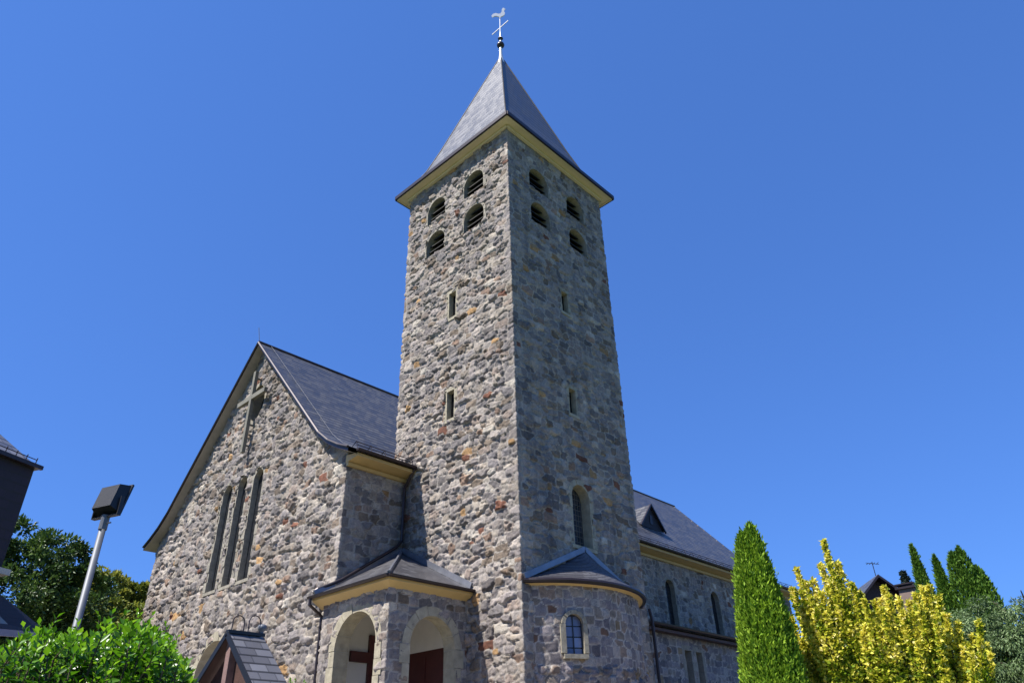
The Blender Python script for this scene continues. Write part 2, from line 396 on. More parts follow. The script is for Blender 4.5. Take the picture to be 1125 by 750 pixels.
def opening(cx, cz0, cz1, w_, wallp, axis, arch=True, ring=.15, depth=.35, proud=.015, mats=None, sill=True, name='window', parent=church, nrm=None, org=None, blocks=.36, jit=.01):
    """dressed-stone surround with reveal. axis 1: opening in a wall facing -X (runs along y); 0: facing -Y"""
    if nrm is None:
        nrm = Vector((-1, 0, 0)) if axis == 1 else Vector((0, -1, 0))
        t = Vector((0, -1, 0)) if axis == 1 else Vector((1, 0, 0))
        O = Vector((wallp, cx, 0)) if axis == 1 else Vector((cx, wallp, 0))
    else:
        nrm = Vector(nrm).normalized(); t = Vector((-nrm.y, nrm.x, 0)); O = Vector(org)
    def P(a, b, d): return O+t*a+Vector((0, 0, b))+nrm*d
    r = w_/2; zs_ = cz1-r if arch else cz1
    mb = MB(); hex_ = []
    # jambs
    nb = max(1, int(round((zs_-cz0)/blocks))); g = .006
    for sgn in (-1, 1):
        for k in range(nb):
            b0 = cz0+(zs_-cz0)*k/nb+g; b1 = cz0+(zs_-cz0)*(k+1)/nb-g
            ow = ring*(1.0 if k % 2 else 1.35)+rnd.uniform(-.02, .02); pr = proud+rnd.uniform(-jit, jit)
            a0, a1 = sorted((sgn*r, sgn*(r+ow)))
            mb.mi = 0; mb.hexa([P(a0, b0, -depth), P(a1, b0, -depth), P(a1, b0, pr), P(a0, b0, pr), P(a0, b1, -depth), P(a1, b1, -depth), P(a1, b1, pr), P(a0, b1, pr)])
    mb.mi = 1
    for sgn in (-1, 1):
        a0, a1 = sorted((sgn*(r+.008), sgn*(r+ring*.95)))
        mb.hexa([P(a0, cz0, -depth+.01), P(a1, cz0, -depth+.01), P(a1, cz0, proud-.02), P(a0, cz0, proud-.02), P(a0, zs_, -depth+.01), P(a1, zs_, -depth+.01), P(a1, zs_, proud-.02), P(a0, zs_, proud-.02)])
    if arch:
        na = max(5, int(math.pi*(r+ring/2)/blocks) | 1); sub = 4
        for k in range(na):
            pr = proud+rnd.uniform(-jit, jit); ro = r+ring*(1+rnd.uniform(-.05, .12))
            for q in range(sub):
                t0 = math.pi*(k+q/sub)/na; t1 = math.pi*(k+(q+1)/sub)/na
                if q == 0: t0 += .008/r
                if q == sub-1: t1 -= .008/r
                pts = [(math.cos(T)*R_, zs_+math.sin(T)*R_) for T, R_ in ((t0, r), (t0, ro), (t1, ro), (t1, r))]
                mb.mi = 0; mb.hexa([P(a, b, -depth) for a, b in pts]+[P(a, b, pr) for a, b in pts])
        mb.mi = 1
        for k in range(20):
            t0 = math.pi*k/20; t1 = math.pi*(k+1)/20
            pts = [(math.cos(T)*R_, zs_+math.sin(T)*R_) for T, R_ in ((t0, r+.008), (t0, r+ring*.9), (t1, r+ring*.9), (t1, r+.008))]
            mb.hexa([P(a, b, -depth+.01) for a, b in pts]+[P(a, b, proud-.02) for a, b in pts])
    else:
        mb.mi = 0; e = ring*1.1
        mb.hexa([P(-r-e, cz1, -depth), P(r+e, cz1, -depth), P(r+e, cz1, proud), P(-r-e, cz1, proud), P(-r-e, cz1+ring*1.2, -depth), P(r+e, cz1+ring*1.2, -depth), P(r+e, cz1+ring*1.2, proud), P(-r-e, cz1+ring*1.2, proud)])
    if sill:
        mb.mi = 0; e = ring*.9; pr = proud+.03
        mb.hexa([P(-r-e, cz0-.13, -depth), P(r+e, cz0-.13, -depth), P(r+e, cz0-.13, pr), P(-r-e, cz0-.13, pr), P(-r-e, cz0, -depth), P(r+e, cz0, -depth), P(r+e, cz0-.02, pr), P(-r-e, cz0-.02, pr)])
    me_par = empty_part(name, parent) if False else None
    sur = mb.build(name, mats or [M_DRESS, M_MORT], parent)
    return sur, P, r, zs_
def pane(sur, P, r, z0, zs_, arch, d, material, name='glass'):
    mb = MB(); pts = [P(-r, z0, d), P(r, z0, d)]
    if arch: pts += [P(r*math.cos(math.pi*k/20), zs_+r*math.sin(math.pi*k/20), d) for k in range(0, 21)][0:]
    else: pts += [P(r, zs_, d), P(-r, zs_, d)]
    mb.poly(pts); return mb.build(name, material, sur)
def louvres(sur, P, r, z0, z1, zs_, depth):
    mb = MB(); nsl = 4; H_ = z1-z0
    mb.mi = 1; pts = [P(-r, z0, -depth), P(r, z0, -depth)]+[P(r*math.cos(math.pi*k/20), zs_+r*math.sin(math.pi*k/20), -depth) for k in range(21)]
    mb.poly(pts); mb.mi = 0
    for k in range(nsl):
        b = z0+H_*(k+.25)/nsl; bb = max(0, b+.1-zs_); hw = math.sqrt(max(.0, r*r-bb*bb))-.01
        if hw < .1: continue
        pA = [P(-hw, b, -.14), P(hw, b, -.14), P(hw, b+.15, -depth+.03), P(-hw, b+.15, -depth+.03)]
        mb.hexa([p for p in pA]+[p+Vector((0, 0, .03)) for p in pA])
    return mb.build('louvre', [M_LOUV, M_DARK], sur)

TW = 5.88; TT = 21.93
# --- tower wall
holes = []
bel = []
for zb, zt in ((19.85, 20.95), (18.12, 19.18)):
    for c in (1.88, 4.10): bel.append((1, c, zb, zt)); bel.append((0, {1.88: 1.75, 4.10: 4.02}[c], zb-.04, zt-.04))
for ax, c, zb, zt in bel: holes.append(arch_hole(ax, c, zb, zt, 1.1, True, [1] if ax == 1 else [2], .04))
sl_ = [(1, 3.0, 14.52, 15.62), (1, 3.0, 10.45, 11.5), (0, 2.86, 14.6, 15.5), (0, 2.86, 10.5, 11.45)]
for ax, c, zb, zt in sl_: holes.append(arch_hole(ax, c, zb, zt, .40, False, [1] if ax == 1 else [2], .04))
holes.append(arch_hole(0, 2.86, 6.05, 8.0, .92, True, [2], .05))
DOOR = (3.72, .8, 3.3, 2.0)
holes.append(arch_hole(1, DOOR[0], DOOR[1], 4.3, 2.0, True, [1], 0))
zs = np.concatenate([np.arange(-1.2, 1.8, .15), np.arange(1.8, TT+.35, .031)])
wall('tower_wall', [(TW, TW), (0, TW), (0, 0), (TW, 0), (TW, TW)], [.12, .031, .034, .2], zs, holes, M_STONE, church, 101, (.37, .24), [.9, 1.0, .62, .5])
for ax, c, zb, zt in bel:
    s_, P, r, z_ = opening(c, zb, zt, 1.1, 0, ax, True, .10, .45, .012, name='belfry_window', sill=False, mats=[M_DRESS2, M_MORT], jit=.006, blocks=.3)
    louvres(s_, P, r, zb, zt, z_, .42)
for ax, c, zb, zt in sl_:
    s_, P, r, z_ = opening(c, zb, zt, .36, 0, ax, False, .11, .22, .012, name='slit_window')
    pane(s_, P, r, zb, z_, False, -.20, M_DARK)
s_, P, r, z_ = opening(2.86, 6.05, 8.0, .88, 0, 0, True, .17, .36, .025, name='tower_window')
pane(s_, P, r, 6.05, z_, True, -.33, M_GLASS)

# --- spire
C0 = TW/2; mb = MB()
prof = [(3.40, 22.20), (3.17, 22.48), (2.86, 23.0), (2.50, 23.75), (2.1, 24.95), (0.10, 31.55)]
def ringp(s, z): return [(C0-s, C0-s, z), (C0+s, C0-s, z), (C0+s, C0+s, z), (C0-s, C0+s, z)]
for (a, za), (b, zb) in zip(prof[:-1], prof[1:]):
    A_, B_ = ringp(a, za), ringp(b, zb)
    for k in range(4): mb.poly([A_[k], A_[(k+1) % 4], B_[(k+1) % 4], B_[k]])
spire = mb.build('spire_roof', M_SPIRE, church)
mb = MB()
for k in range(4):     # lead-dark hip rolls
    mb.tube([ringp(a, z+.01)[k] for a, z in prof], .028, 6)
mb.build('hip', M_LOUV, spire)
mb = MB()              # dark eaves edge
o1, o2 = 3.46, 3.40
mb2 = MB()
for k in range(4):
    a, b = Vector(ringp(3.42, 22.13)[k]), Vector(ringp(3.42, 22.13)[(k+1) % 4])
    mb.bar(a, b, .09, .17)
mb.build('gutter', M_DARKMET, church)
mb = MB()
I, O_ = ringp(2.90, 22.07), ringp(3.40, 22.06)
for k in range(4): mb.poly([I[k], I[(k+1) % 4], O_[(k+1) % 4], O_[k]])
for k in range(4):   # moulded frieze board under the soffit
    a, b = Vector(ringp(3.02, 21.99)[k]), Vector(ringp(3.02, 21.99)[(k+1) % 4]); mb.bar(a, b, .12, .12)
    a, b = Vector(ringp(3.36, 22.045)[k]), Vector(ringp(3.36, 22.045)[(k+1) % 4]); mb.bar(a, b, .05, .05)
mb.build('soffit', M_CREAM, church)
# --- finial with ball, cross and cockerel
mb = MB(); mb.lathe([(.22, 31.2), (.13, 31.6), (.085, 32.0), (.07, 32.5)], (C0, C0, 0)); mb.lathe([(.07, 32.4), (.028, 33.5), (.024, 34.95), (0, 34.96)], (C0, C0, 0), 8)
fin = mb.build('finial', M_WHITE, church, smooth=True)
mb = MB(); mb.lathe([(.0, -.2), (.12, -.16), (.19, -.05), (.2, .0), (.17, .1), (.07, .18), (0, .2)], (C0, C0, 32.75)); mb.build('ball', M_DARKMET, fin, smooth=True)
mb = MB(); mb.lathe([(0, -.07), (.1, -.05), (.14, 0), (.1, .05), (0, .07)], (C0, C0, 33.28)); mb.build('collar', M_DARKMET, fin, smooth=True)
ca = Vector((0, -1, 0)).normalized()
mb = MB(); mb.bar(Vector((C0, C0, 34.2))-ca*.60, Vector((C0, C0, 34.2))+ca*.60, .035, .04); mb.build('cross_arm', M_WHITE, fin)
ck = [(-.55, -.02), (-.62, .16), (-.5, .34), (-.3, .42), (-.12, .34), (.05, .36), (.15, .55), (.16, .78), (.25, .95), (.34, .93), (.36, .86), (.45, .80), (.36, .74), (.33, .55), (.40, .40), (.34, .2), (.18, .08), (.06, .02), (.03, -.12), (-.03, -.12), (-.05, .03), (-.25, .12), (-.4, .1)]
cdir = Vector((.69, -.72, 0)).normalized(); cn = Vector((0, 0, 1)).cross(cdir)
mb = MB(); mb.extr([Vector((C0, C0, 35.08))+cdir*a*.72+Vector((0, 0, b*.85))-cn*.025 for a, b in ck], cn*.05)
cc = mb.build('weathercock', M_WHITE, fin)

# --- nave walls
GX = -2.39; NY0, NY1 = 5.25, 19.2; RY = 12.22; NX1 = 29.2
def roof_z(y):
    d = abs(np.asarray(y, float)-RY)
    return np.interp(d, [0, 5.05, 5.75, 6.6, 7.6], [16.15, 10.80, 10.06, 9.45, 8.95])
holes = []
for c in (RY-1.18, RY, RY+1.18): holes.append(arch_hole(1, c, 6.28, 10.35, .72, True, [1], .05))
holes.append(lambda X, Y, Z, SG: (SG == 1) & (((Y-RY)/.62)**2+((Z-13.55)/.86)**2 < 1.0))
holes.append(arch_hole(1, RY, -1, 4.42, 2.4, True, [1], .05))
holes.append(arch_hole(1, 9.3, 2.2, 3.62, .7, False, [1], .04))
LX = [16.05, 20.2, 24.35]
for c in LX+[11.9]: holes.append(arch_hole(0, c, 5.87, 8.0, .8, True, [2], .04))
holes.append(lambda X, Y, Z, SG: (SG == 2) & (X > 0.2) & (X < 5.6))
def keepn(X, Y, Z, SG):
    k = np.where((SG == 1) | (SG == 3), Z < roof_z(Y)+.03, Z < 9.3)
    return k
zs = np.concatenate([np.arange(-1.2, 2.0, .2), np.arange(2.0, 16.3, .034)])
wall('nave_wall', [(NX1, NY1), (GX, NY1), (GX, NY0), (NX1, NY0), (NX1, NY1)], [.4, .034, .045, .4], zs, holes, M_STONE, church, 303, (.37, .255), [.7, 1.0, .45, .5], keepn)
for k, c in enumerate((RY-1.18, RY, RY+1.18)):
    s_, P, r, z_ = opening(c, 6.28, 10.35, .70, GX, 1, True, .15, .24, .015, mats=[M_DRESS2, M_MORT], name='lancet_window', jit=.02)
    pane(s_, P, r, 6.28, z_, True, -.20, M_DGLASS)
for c in LX+[11.9]:
    s_, P, r, z_ = opening(c, 5.87, 8.0, .8, NY0, 0, True, .15, .26, .015, mats=[M_DRESS2, M_MORT], name='clerestory_window')
    pane(s_, P, r, 5.87, z_, True, -.23, M_DGLASS)
s_, P, r, z_ = opening(9.3, 2.2, 3.62, .66, GX, 1, False, .17, .35, .03, name='small_window')
pane(s_, P, r, 2.2, z_, False, -.3, M_GLASS)
s_, P, r, z_ = opening(RY, -1.0, 4.42, 2.35, GX, 1, True, .28, .6, .02, name='portal', sill=False)
mb = MB()
pane(s_, P, r, -1.0, z_, True, -.55, M_PLAST, 'tympanum')
mb = MB(); mb.box((GX+.42, RY-1.17, -1.0), (GX+.5, RY+1.17, 2.7)); mb.build('door', M_RED, s_)
# oculus behind the gable cross
mb = MB(); n = 36
ell = lambda t, k, x: (x, RY+.62*k*math.cos(t), 13.55+.86*k*math.sin(t))
for i in range(n):
    t0, t1 = 2*math.pi*i/n, 2*math.pi*(i+1)/n
    mb.mi = 0
    mb.poly([ell(t0, .94, GX-.03), ell(t1, .94, GX-.03), ell(t1, .94, GX+.5), ell(t0, .94, GX+.5)])
    mb.poly([ell(t0, .94, GX-.03), ell(t0, 1.14, GX-.03), ell(t1, 1.14, GX-.03), ell(t1, .94, GX-.03)])
    mb.poly([ell(t0, 1.14, GX-.03), ell(t0, 1.14, GX+.1), ell(t1, 1.14, GX+.1), ell(t1, 1.14, GX-.03)])
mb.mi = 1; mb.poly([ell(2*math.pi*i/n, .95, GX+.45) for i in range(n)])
mb.build('oculus', [M_DRESS2, M_DARK], church)
mb = MB(); X0, X1 = GX-.34, GX-.20
mb.box((X0, RY-.085, 11.3), (X1, RY+.085, 14.92)); mb.box((X0+.003, RY-1.08, 13.60), (X1+.003, RY+1.08, 13.80))
for zz in (11.6, 12.5, 14.6): mb.box((X1, RY-.03, zz), (GX+.1, RY+.03, zz+.06))
mb.build('gable_cross', M_CROSS, church)

# --- nave roof
RP = [(0, 16.32), (5.0, 11.02), (5.7, 10.28), (6.35, 9.78), (7.0, 9.42), (7.55, 9.18)]
XA, XB = GX-.40, NX1+.35
for sgn, nm in ((-1, 'nave_roof'), (1, 'nave_roof')):
    mb = MB()
    for (d0, z0), (d1, z1) in zip(RP[:-1], RP[1:]):
        p = [(XA, RY+sgn*d1, z1), (XB, RY+sgn*d1, z1), (XB, RY+sgn*d0, z0), (XA, RY+sgn*d0, z0)]
        mb.mi = 0; mb.poly(p if sgn < 0 else p[::-1])
        q = [(a, b, c-.16) for a, b, c in p]; mb.mi = 1; mb.poly(q[::-1] if sgn < 0 else q)
        for x in (XA, XB):
            mb.mi = 2; e = [(x, RY+sgn*d0, z0), (x, RY+sgn*d1, z1), (x, RY+sgn*d1, z1-.16), (x, RY+sgn*d0, z0-.16)]; mb.poly(e)
    ro = mb.build(nm, [M_SLATE, M_GREYB, M_DARKMET], church)
    if sgn < 0: nave_roof = ro
mb = MB(); mb.tube([(XA-.02, RY, 16.32), (XB, RY, 16.32)], .07, 8); mb.build('ridge', M_DARKMET, nave_roof)
# slender verge trim along both rakes (metal edge)
mb = MB()
for sgn in (-1, 1): mb.tube([(XA-.02, RY+sgn*d, z-.02) for d, z in RP], .05, 6)
mb.build('verge', M_DARKMET, nave_roof)
mb = MB(); mb.tube([(XA+.02, RY, 16.3), (XA-.12, RY, 17.0)], .012, 5); mb.tube([(XA+.55, RY-d, z+.06) for d, z in RP], .007, 5)
for q in range(9):
    d = .4+q*.55; z = 16.32-d*1.06; mb.tube([(XA+.55, RY-d, z), (XA+.55, RY-d, z+.09)], .015, 4)
mb.build('lightning_conductor', flat('dull_wire', (.16, .16, .17), .8), nave_roof)
mb = MB()
def u_gutter(mb, a, b, r=.085, out=None):
    a, b = Vector(a), Vector(b); d = (b-a).normalized(); sd_ = d.cross(Vector((0, 0, 1))).normalized(); n = 8
    A1 = []; 
    for (R_, fl) in ((r, 1), (r-.012, 0)):
        for k in range(n):
            t0, t1 = math.pi*k/n, math.pi*(k+1)/n
            f = lambda p, t: p+sd_*math.cos(t)*R_-Vector((0, 0, 1))*math.sin(t)*R_
            mb.poly([f(a, t0), f(a, t1), f(b, t1), f(b, t0)])
    for p in (a, b): mb.poly([p+sd_*math.cos(math.pi*k/n)*r-Vector((0, 0, 1))*math.sin(math.pi*k/n)*r for k in range(n+1)])
EY = RY-7.6
u_gutter(mb, (GX-.1, EY-.03, 9.17), (0.02, EY-.03, 9.17)); u_gutter(mb, (TW+.05, EY-.03, 9.17), (NX1+.3, EY-.03, 9.17)); u_gutter(mb, (GX-.1, RY+7.62, 9.17), (NX1+.3, RY+7.62, 9.17))
gut = mb.build('gutter', M_DARKMET, church)
mb = MB()      # snow guards: two rails on brackets
for x0, x1 in ((GX+.05, -.05), (TW+.2, NX1)):
    for zz in (.10, .2): mb.tube([(x0, EY+.28, 9.33+zz), (x1, EY+.28, 9.33+zz)], .014, 5)
    nbr = int((x1-x0)/.75)+1
    for k in range(nbr+1):
        x = x0+(x1-x0)*k/nbr; mb.tube([(x, EY+.5, 9.42), (x, EY+.28, 9.56), (x, EY+.2, 9.26)], .014, 4)
mb.build('snow_guard', M_DARKMET, nave_roof)
mb = MB()
for y0, y1 in ((EY+.06, NY0+.06),):
    for x0, x1 in ((GX-.02, .0), (TW, NX1)):
        mb.hexa([(x0, y0, 8.98), (x1, y0, 8.98), (x1, y1, 8.90), (x0, y1, 8.90), (x0, y0, 9.08), (x1, y0, 9.08), (x1, y1, 9.16), (x0, y1, 9.16)])
        mb.box((x0, y1-.16, 8.78), (x1, y1-.04, 8.897))
mb.build('soffit', M_SOFF, church)
# dormer
mb = MB(); dx, dy, dz = 19.15, 7.75, 11.62
fa, fb, fc = Vector((dx-1.2, dy, dz)), Vector((dx+1.2, dy, dz)), Vector((dx, dy, dz+1.28))
bk = Vector((dx, dy+1.45, dz+1.30))
mb.mi = 0; mb.poly([fa-Vector((0, .12, .04)), fc-Vector((0, .12, -.08)), bk][::-1]); mb.poly([fb-Vector((0, .12, .04)), fc-Vector((0, .12, -.08)), bk])
mb.mi = 1; mb.poly([fa, fb, fc])
mb.mi = 2; mb.bar(fa-Vector((0, .12, .04)), fc-Vector((0, .12, -.07)), .08, .09); mb.bar(fb-Vector((0, .12, .04)), fc-Vector((0, .12, -.07)), .08, .09)
mb.box((dx-.12, dy-.03, dz+.25), (dx+.12, dy+.02, dz+.75))
mb.build('dormer', [M_SLATE, M_CLAD, M_DARKMET], nave_roof)

# --- aisle
AX0, AX1, AY = TW, 27.0, 2.0
pr_ = []
for c in (11.77, 15.92, 20.07, 24.2): pr_ += [c-.40, c+.40]
holes = [arch_hole(0, c, 2.65, 4.08, .46, False, [0], .03) for c in pr_]
wall('aisle_wall', [(AX0-.02, AY), (AX1, AY), (AX1, NY0)], [.05, .2], np.concatenate([np.arange(-1.2, 1.8, .2), np.arange(1.8, 4.72, .04)]), holes, M_ASHLAR, church, 404, (.36, .26), [.3, .3])
for c in pr_:
    s_, P, r, z_ = opening(c, 2.65, 4.08, .44, AY, 0, False, .15, .32, .02, mats=[M_DRESS2, M_MORT], name='aisle_window')
    pane(s_, P, r, 2.65, z_, False, -.3, M_GLASS)
mb = MB(); A = [(AX0-.0, AY-.38, 4.78), (AX1+.3, AY-.38, 4.78), (AX1+.3, NY0, 5.72), (AX0, NY0, 5.72)]
mb.mi = 0; mb.poly(A); mb.mi = 1; mb.poly([(a, b, c-.13) for a, b, c in A][::-1])
mb.mi = 2; mb.poly([A[1], A[2], (A[2][0], A[2][1], A[2][2]-.13), (A[1][0], A[1][1], A[1][2]-.13)]); mb.poly([A[0], A[1], (A[1][0], A[1][1], A[1][2]-.13), (A[0][0], A[0][1], A[0][2]-.13)])
mb.build('aisle_roof', [M_SLATE, M_GREYB, M_DARKMET], church)
mb = MB(); u_gutter(mb, (AX0+.02, AY-.44, 4.76), (AX1+.3, AY-.44, 4.76), .1); mb.bar((AX0, NY0-.05, 5.76), (AX1+.2, NY0-.05, 5.76), .08, .14)
mb.build('gutter', M_DARKMET, church)
mb = MB(); mb.box((AX0, AY-.34, 4.52), (AX1, AY-.04, 4.62)); mb.build('soffit', M_BROWN, church)

# --- stair turret (segmental plan)
TCx, TCy, TR = 2.82, 2.2, 3.28
aL, aR = math.atan2(-2.2+.05, -2.42), math.atan2(-2.2+.05, 2.42)
path = [(TCx+TR*math.cos(aL+(aR-aL)*k/28), TCy+TR*math.sin(aL+(aR-aL)*k/28)) for k in range(29)]
WA = R(-118.5); WC = Vector((TCx+TR*math.cos(WA), TCy+TR*math.sin(WA), 0)); WN = Vector((math.cos(WA), math.sin(WA), 0))
WTt = Vector((-WN.y, WN.x, 0))
def hole_t(X, Y, Z, SG):
    u = (X-WC.x)*WTt.x+(Y-WC.y)*WTt.y; r = .30
    return (np.abs(u) < r) & (Z > 2.78) & ((Z < 3.55) | (u*u+(Z-3.55)**2 < r*r))
wall('turret_wall', path, [.031]*28, np.concatenate([np.arange(-1.2, 1.6, .15), np.arange(1.6, 4.62, .031)]), [hole_t], M_ASHLAR, church, 515, (.31, .235), [.12]*28, zrough=(2.52, .85), quoin=False)
s_, P, r, z_ = opening(0, 2.82, 3.80, .5, 0, 0, True, .10, .3, .07, nrm=WN, org=WC+WN*.0, name='turret_window', mats=[M_SAND, M_MORT], jit=.02, blocks=.5)
pane(s_, P, r, 2.82, z_, True, -.1, M_GLASSB)
mb = MB()
arcp = [P(r*.98*math.cos(math.pi*k/16), z_+r*.98*math.sin(math.pi*k/16), -.06) for k in range(17)]
mb.tube([P(r*.98, 2.83, -.06)]+arcp+[P(-r*.98, 2.83, -.06)], .02, 5); mb.tube([P(-.0, 2.83, -.07), P(0, 3.78, -.07)], .012, 4)
mb.build('frame', M_BLACK, s_)
AP = Vector((2.82, 0, 5.92)); RE = TR+.20
aL2, aR2 = R(-142.5), R(-37.5); nseg = 30
edge = [Vector((TCx+RE*math.cos(aL2+(aR2-aL2)*k/nseg), TCy+RE*math.sin(aL2+(aR2-aL2)*k/nseg), 4.70)) for k in range(nseg+1)]
edge[0].y = edge[-1].y = -.0
mb = MB()
for a, b in zip(edge[:-1], edge[1:]):
    for q in range(3):
        l = lambda p, t: p.lerp(AP, t)+Vector((0, 0, -.10*math.sin(math.pi*t)))
        t0, t1 = q/3, (q+1)/3
        if q < 2: mb.poly([l(a, t0), l(b, t0), l(b, t1), l(a, t1)])
        else: mb.poly([l(a, t0), l(b, t0), AP])
tr_ = mb.build('turret_roof', M_SLATE_BIG, church)
mb = MB(); mb.tube([e+Vector((0, 0, -.06)) for e in edge], .075, 8); mb.build('gutter', M_DARKMET, church)
mb = MB()
edi = [Vector((TCx+(TR-.05)*math.cos(aL2+(aR2-aL2)*k/nseg), min(0.1, TCy+(TR-.05)*math.sin(aL2+(aR2-aL2)*k/nseg)), 4.52)) for k in range(nseg+1)]
for k in range(nseg): mb.poly([edi[k], edi[k+1], edge[k+1]+Vector((0, 0, -.09)), edge[k]+Vector((0, 0, -.09))])
mb.build('soffit', M_SOFF, church)
mb = MB()
for e in (edge[0], edge[-1]):
    a = Vector((e.x, -.03, e.z+.04)); b = Vector((AP.x, -.03, AP.z+.04)); mb.bar(a, b, .10, .16, up=(0, 0, 1))
mb.build('flashing', M_LEAD, tr_)
mb = MB(); mb.tube([(TW+.0, -.10, 4.6), (TW+.06, -.12, 4.3), (TW+.06, -.12, -1)], .05, 8); mb.build('downspout', M_DARKMET, church)

# --- porch
PX, PY, PT = -2.75, 2.15, 4.42
FC, FW, FT = 3.50, 1.78, 4.02     # front arch centre, width, top
SC, SW, ST = -1.24, 1.55, 3.88    # side arch
holes = [arch_hole(1, FC, .8, FT, FW, True, [1], .07), arch_hole(0, SC, .8, ST, SW, True, [2], .07)]
wall('porch_wall', [(GX+.1, 5.15), (PX, 5.15), (PX, PY), (0.0, PY)], [.05, .031, .034], np.concatenate([np.arange(-1.2, 1.8, .15), np.arange(1.8, PT+.05, .031)]), holes, M_STONE, church, 616, (.36, .24), [.6, .6, .35])
s_, P, r, z_ = opening(FC, .8, FT, FW, PX, 1, True, .24, .42, .03, mats=[M_DRESS, M_MORT], name='porch_arch', sill=False, jit=.02, blocks=.42)
s_, P, r, z_ = opening(SC, .8, ST, SW, PY, 0, True, .24, .42, .02, mats=[M_DRESS, M_MORT], name='porch_arch', sill=False, blocks=.42)
# plastered inside: walls with the arched openings left free, ceiling and floor
mb = MB()
def plate_arch(mb, f, a0, a1, z0, z1, c, r_, zt):
    zc = zt-r_; n = 16
    mb.poly([f(a0, z0), f(c-r_, z0), f(c-r_, zc), f(a0, zc)]); mb.poly([f(c+r_, z0), f(a1, z0), f(a1, zc), f(c+r_, zc)])
    pts = [(c-r_*math.cos(math.pi*k/n), zc+r_*math.sin(math.pi*k/n)) for k in range(n+1)]
    for (p, q), (p2, q2) in zip(pts[:-1], pts[1:]): mb.poly([f(p, q), f(p2, q2), f(p2, z1), f(p, z1)])
    mb.poly([f(a0, zc), f(c-r_, zc), f(c-r_, z1), f(a0, z1)]); mb.poly([f(c+r_, zc), f(a1, zc), f(a1, z1), f(c+r_, z1)])
plate_arch(mb, lambda a, z: (PX+.42, a, z), PY+.4, NY0, .8, PT, FC, FW/2, FT)
plate_arch(mb, lambda a, z: (a, PY+.42, z), PX+.4, 0, .8, PT, SC, SW/2, ST)
mb.poly([(-.06, PY+.4, 3.3), (-.06, NY0-.02, 3.3), (-.06, NY0-.02, PT), (-.06, PY+.4, PT)])
mb.poly([(-.06, PY+.4, .8), (-.06, DOOR[0]-1, .8), (-.06, DOOR[0]-1, 3.3), (-.06, PY+.4, 3.3)]); mb.poly([(-.06, DOOR[0]+1, .8), (-.06, NY0, .8), (-.06, NY0, 3.3), (-.06, DOOR[0]+1, 3.3)])
mb.poly([(GX+.02, NY0-.07, .8), (0, NY0-.07, .8), (0, NY0-.07, PT), (GX+.02, NY0-.07, PT)])
mb.poly([(PX+.1, PY+.1, PT-.02), (PX+.1, NY0, PT-.02), (0, NY0, PT-.02), (0, PY+.1, PT-.02)])
mb.build('porch_interior', M_PLAST, church)
mb = MB(); mb.box((PX-.9, PY-.9, .5), (0, 5.1, .8)); mb.box((PX-1.25, PY-1.25, .33), (PX-.9, 5.1, .5)); mb.box((PX-.9, PY-1.25, .33), (0, PY-.9, .5)); mb.box((PX-1.6, PY-1.6, -.6), (0, 5.1, .33)); mb.build('steps', M_DRESS2, church)
mb = MB(); mb.box((-.02, DOOR[0]-1.02, .8), (.06, DOOR[0]+1.02, 3.32))
for k in range(2):
    for zz in (1.0, 2.2):
        y = DOOR[0]-1+.12+k*1.0; mb.box((-.045, y, zz), (-.019, y+.76, zz+.95))
dr = mb.build('entrance_door', M_RED, church)
mb = MB(); mb.tube([(-0.02, DOOR[0]-.06, 1.75), (-.10, DOOR[0]-.06, 1.78), (-.10, DOOR[0]-.06, 1.95), (-.02, DOOR[0]-.06, 1.98)], .012, 5); mb.build('handle', M_ZINC, dr)
mb = MB(); yy = NY0-.13; mb.box((-1.12, yy-.05, 1.3), (-.80, yy+.05, 3.80)); mb.box((-1.75, yy-.047, 3.04), (-.17, yy+.053, 3.32)); mb.build('wooden_cross', M_RED, church)
# porch roof (hipped, rising to the corner between tower and nave)
EX, EYp, EZ = PX-.27, PY-.27, 4.70; PK = Vector((-.02, 5.22, 6.42))
c1 = Vector((EX, EYp, EZ)); cL = Vector((EX, 5.45, EZ)); cRt = Vector((0, EYp, EZ)); pkR = Vector((0, 5.22, 6.42)); hipT = Vector((-.3, 4.9, 6.30))
mb = MB(); top = Vector((-.0, 5.25, 6.42)); mb.poly([c1, top, cL][::1]); mb.poly([c1, cRt, top])
mb.v = [tuple(v) for v in mb.v]
me_fix = mb.build('porch_roof', M_SLATE_BIG, church)
# thickness / underside
mb = MB(); u_gutter(mb, (EX-.05, 5.50, EZ-.02), (EX-.05, EYp-.05, EZ-.02), .075); u_gutter(mb, (EX-.05, EYp-.05, EZ-.02), (0, EYp-.05, EZ-.02), .075); mb.build('gutter', M_DARKMET, church)
mb = MB()
mb.hexa([(EX+.02, EYp+.02, 4.56), (PX+.1, PY+.1, 4.36), (PX+.1, 5.42, 4.36), (EX+.02, 5.42, 4.56), (EX+.02, EYp+.02, 4.66), (PX+.1, PY+.1, 4.66), (PX+.1, 5.42, 4.66), (EX+.02, 5.42, 4.66)])
mb.hexa([(EX+.02, EYp+.02, 4.558), (0, EYp+.02, 4.558), (0, PY+.1, 4.358), (PX+.1, PY+.1, 4.358), (EX+.02, EYp+.02, 4.658), (0, EYp+.02, 4.658), (0, PY+.1, 4.658), (PX+.1, PY+.1, 4.658)])
mb.build('soffit', M_SOFF, church)
mb = MB()
mb.bar(Vector((-.05, 5.1, 6.46)), Vector((-.05, EYp, 4.80)), .10, .17)
mb.bar(Vector((-.05, 5.17, 6.48)), Vector((GX, 5.17, 5.06)), .10, .2); mb.bar(Vector((GX-.06, 5.2, 5.05)), Vector((EX-.03, 5.3, 4.78)), .12, .12)
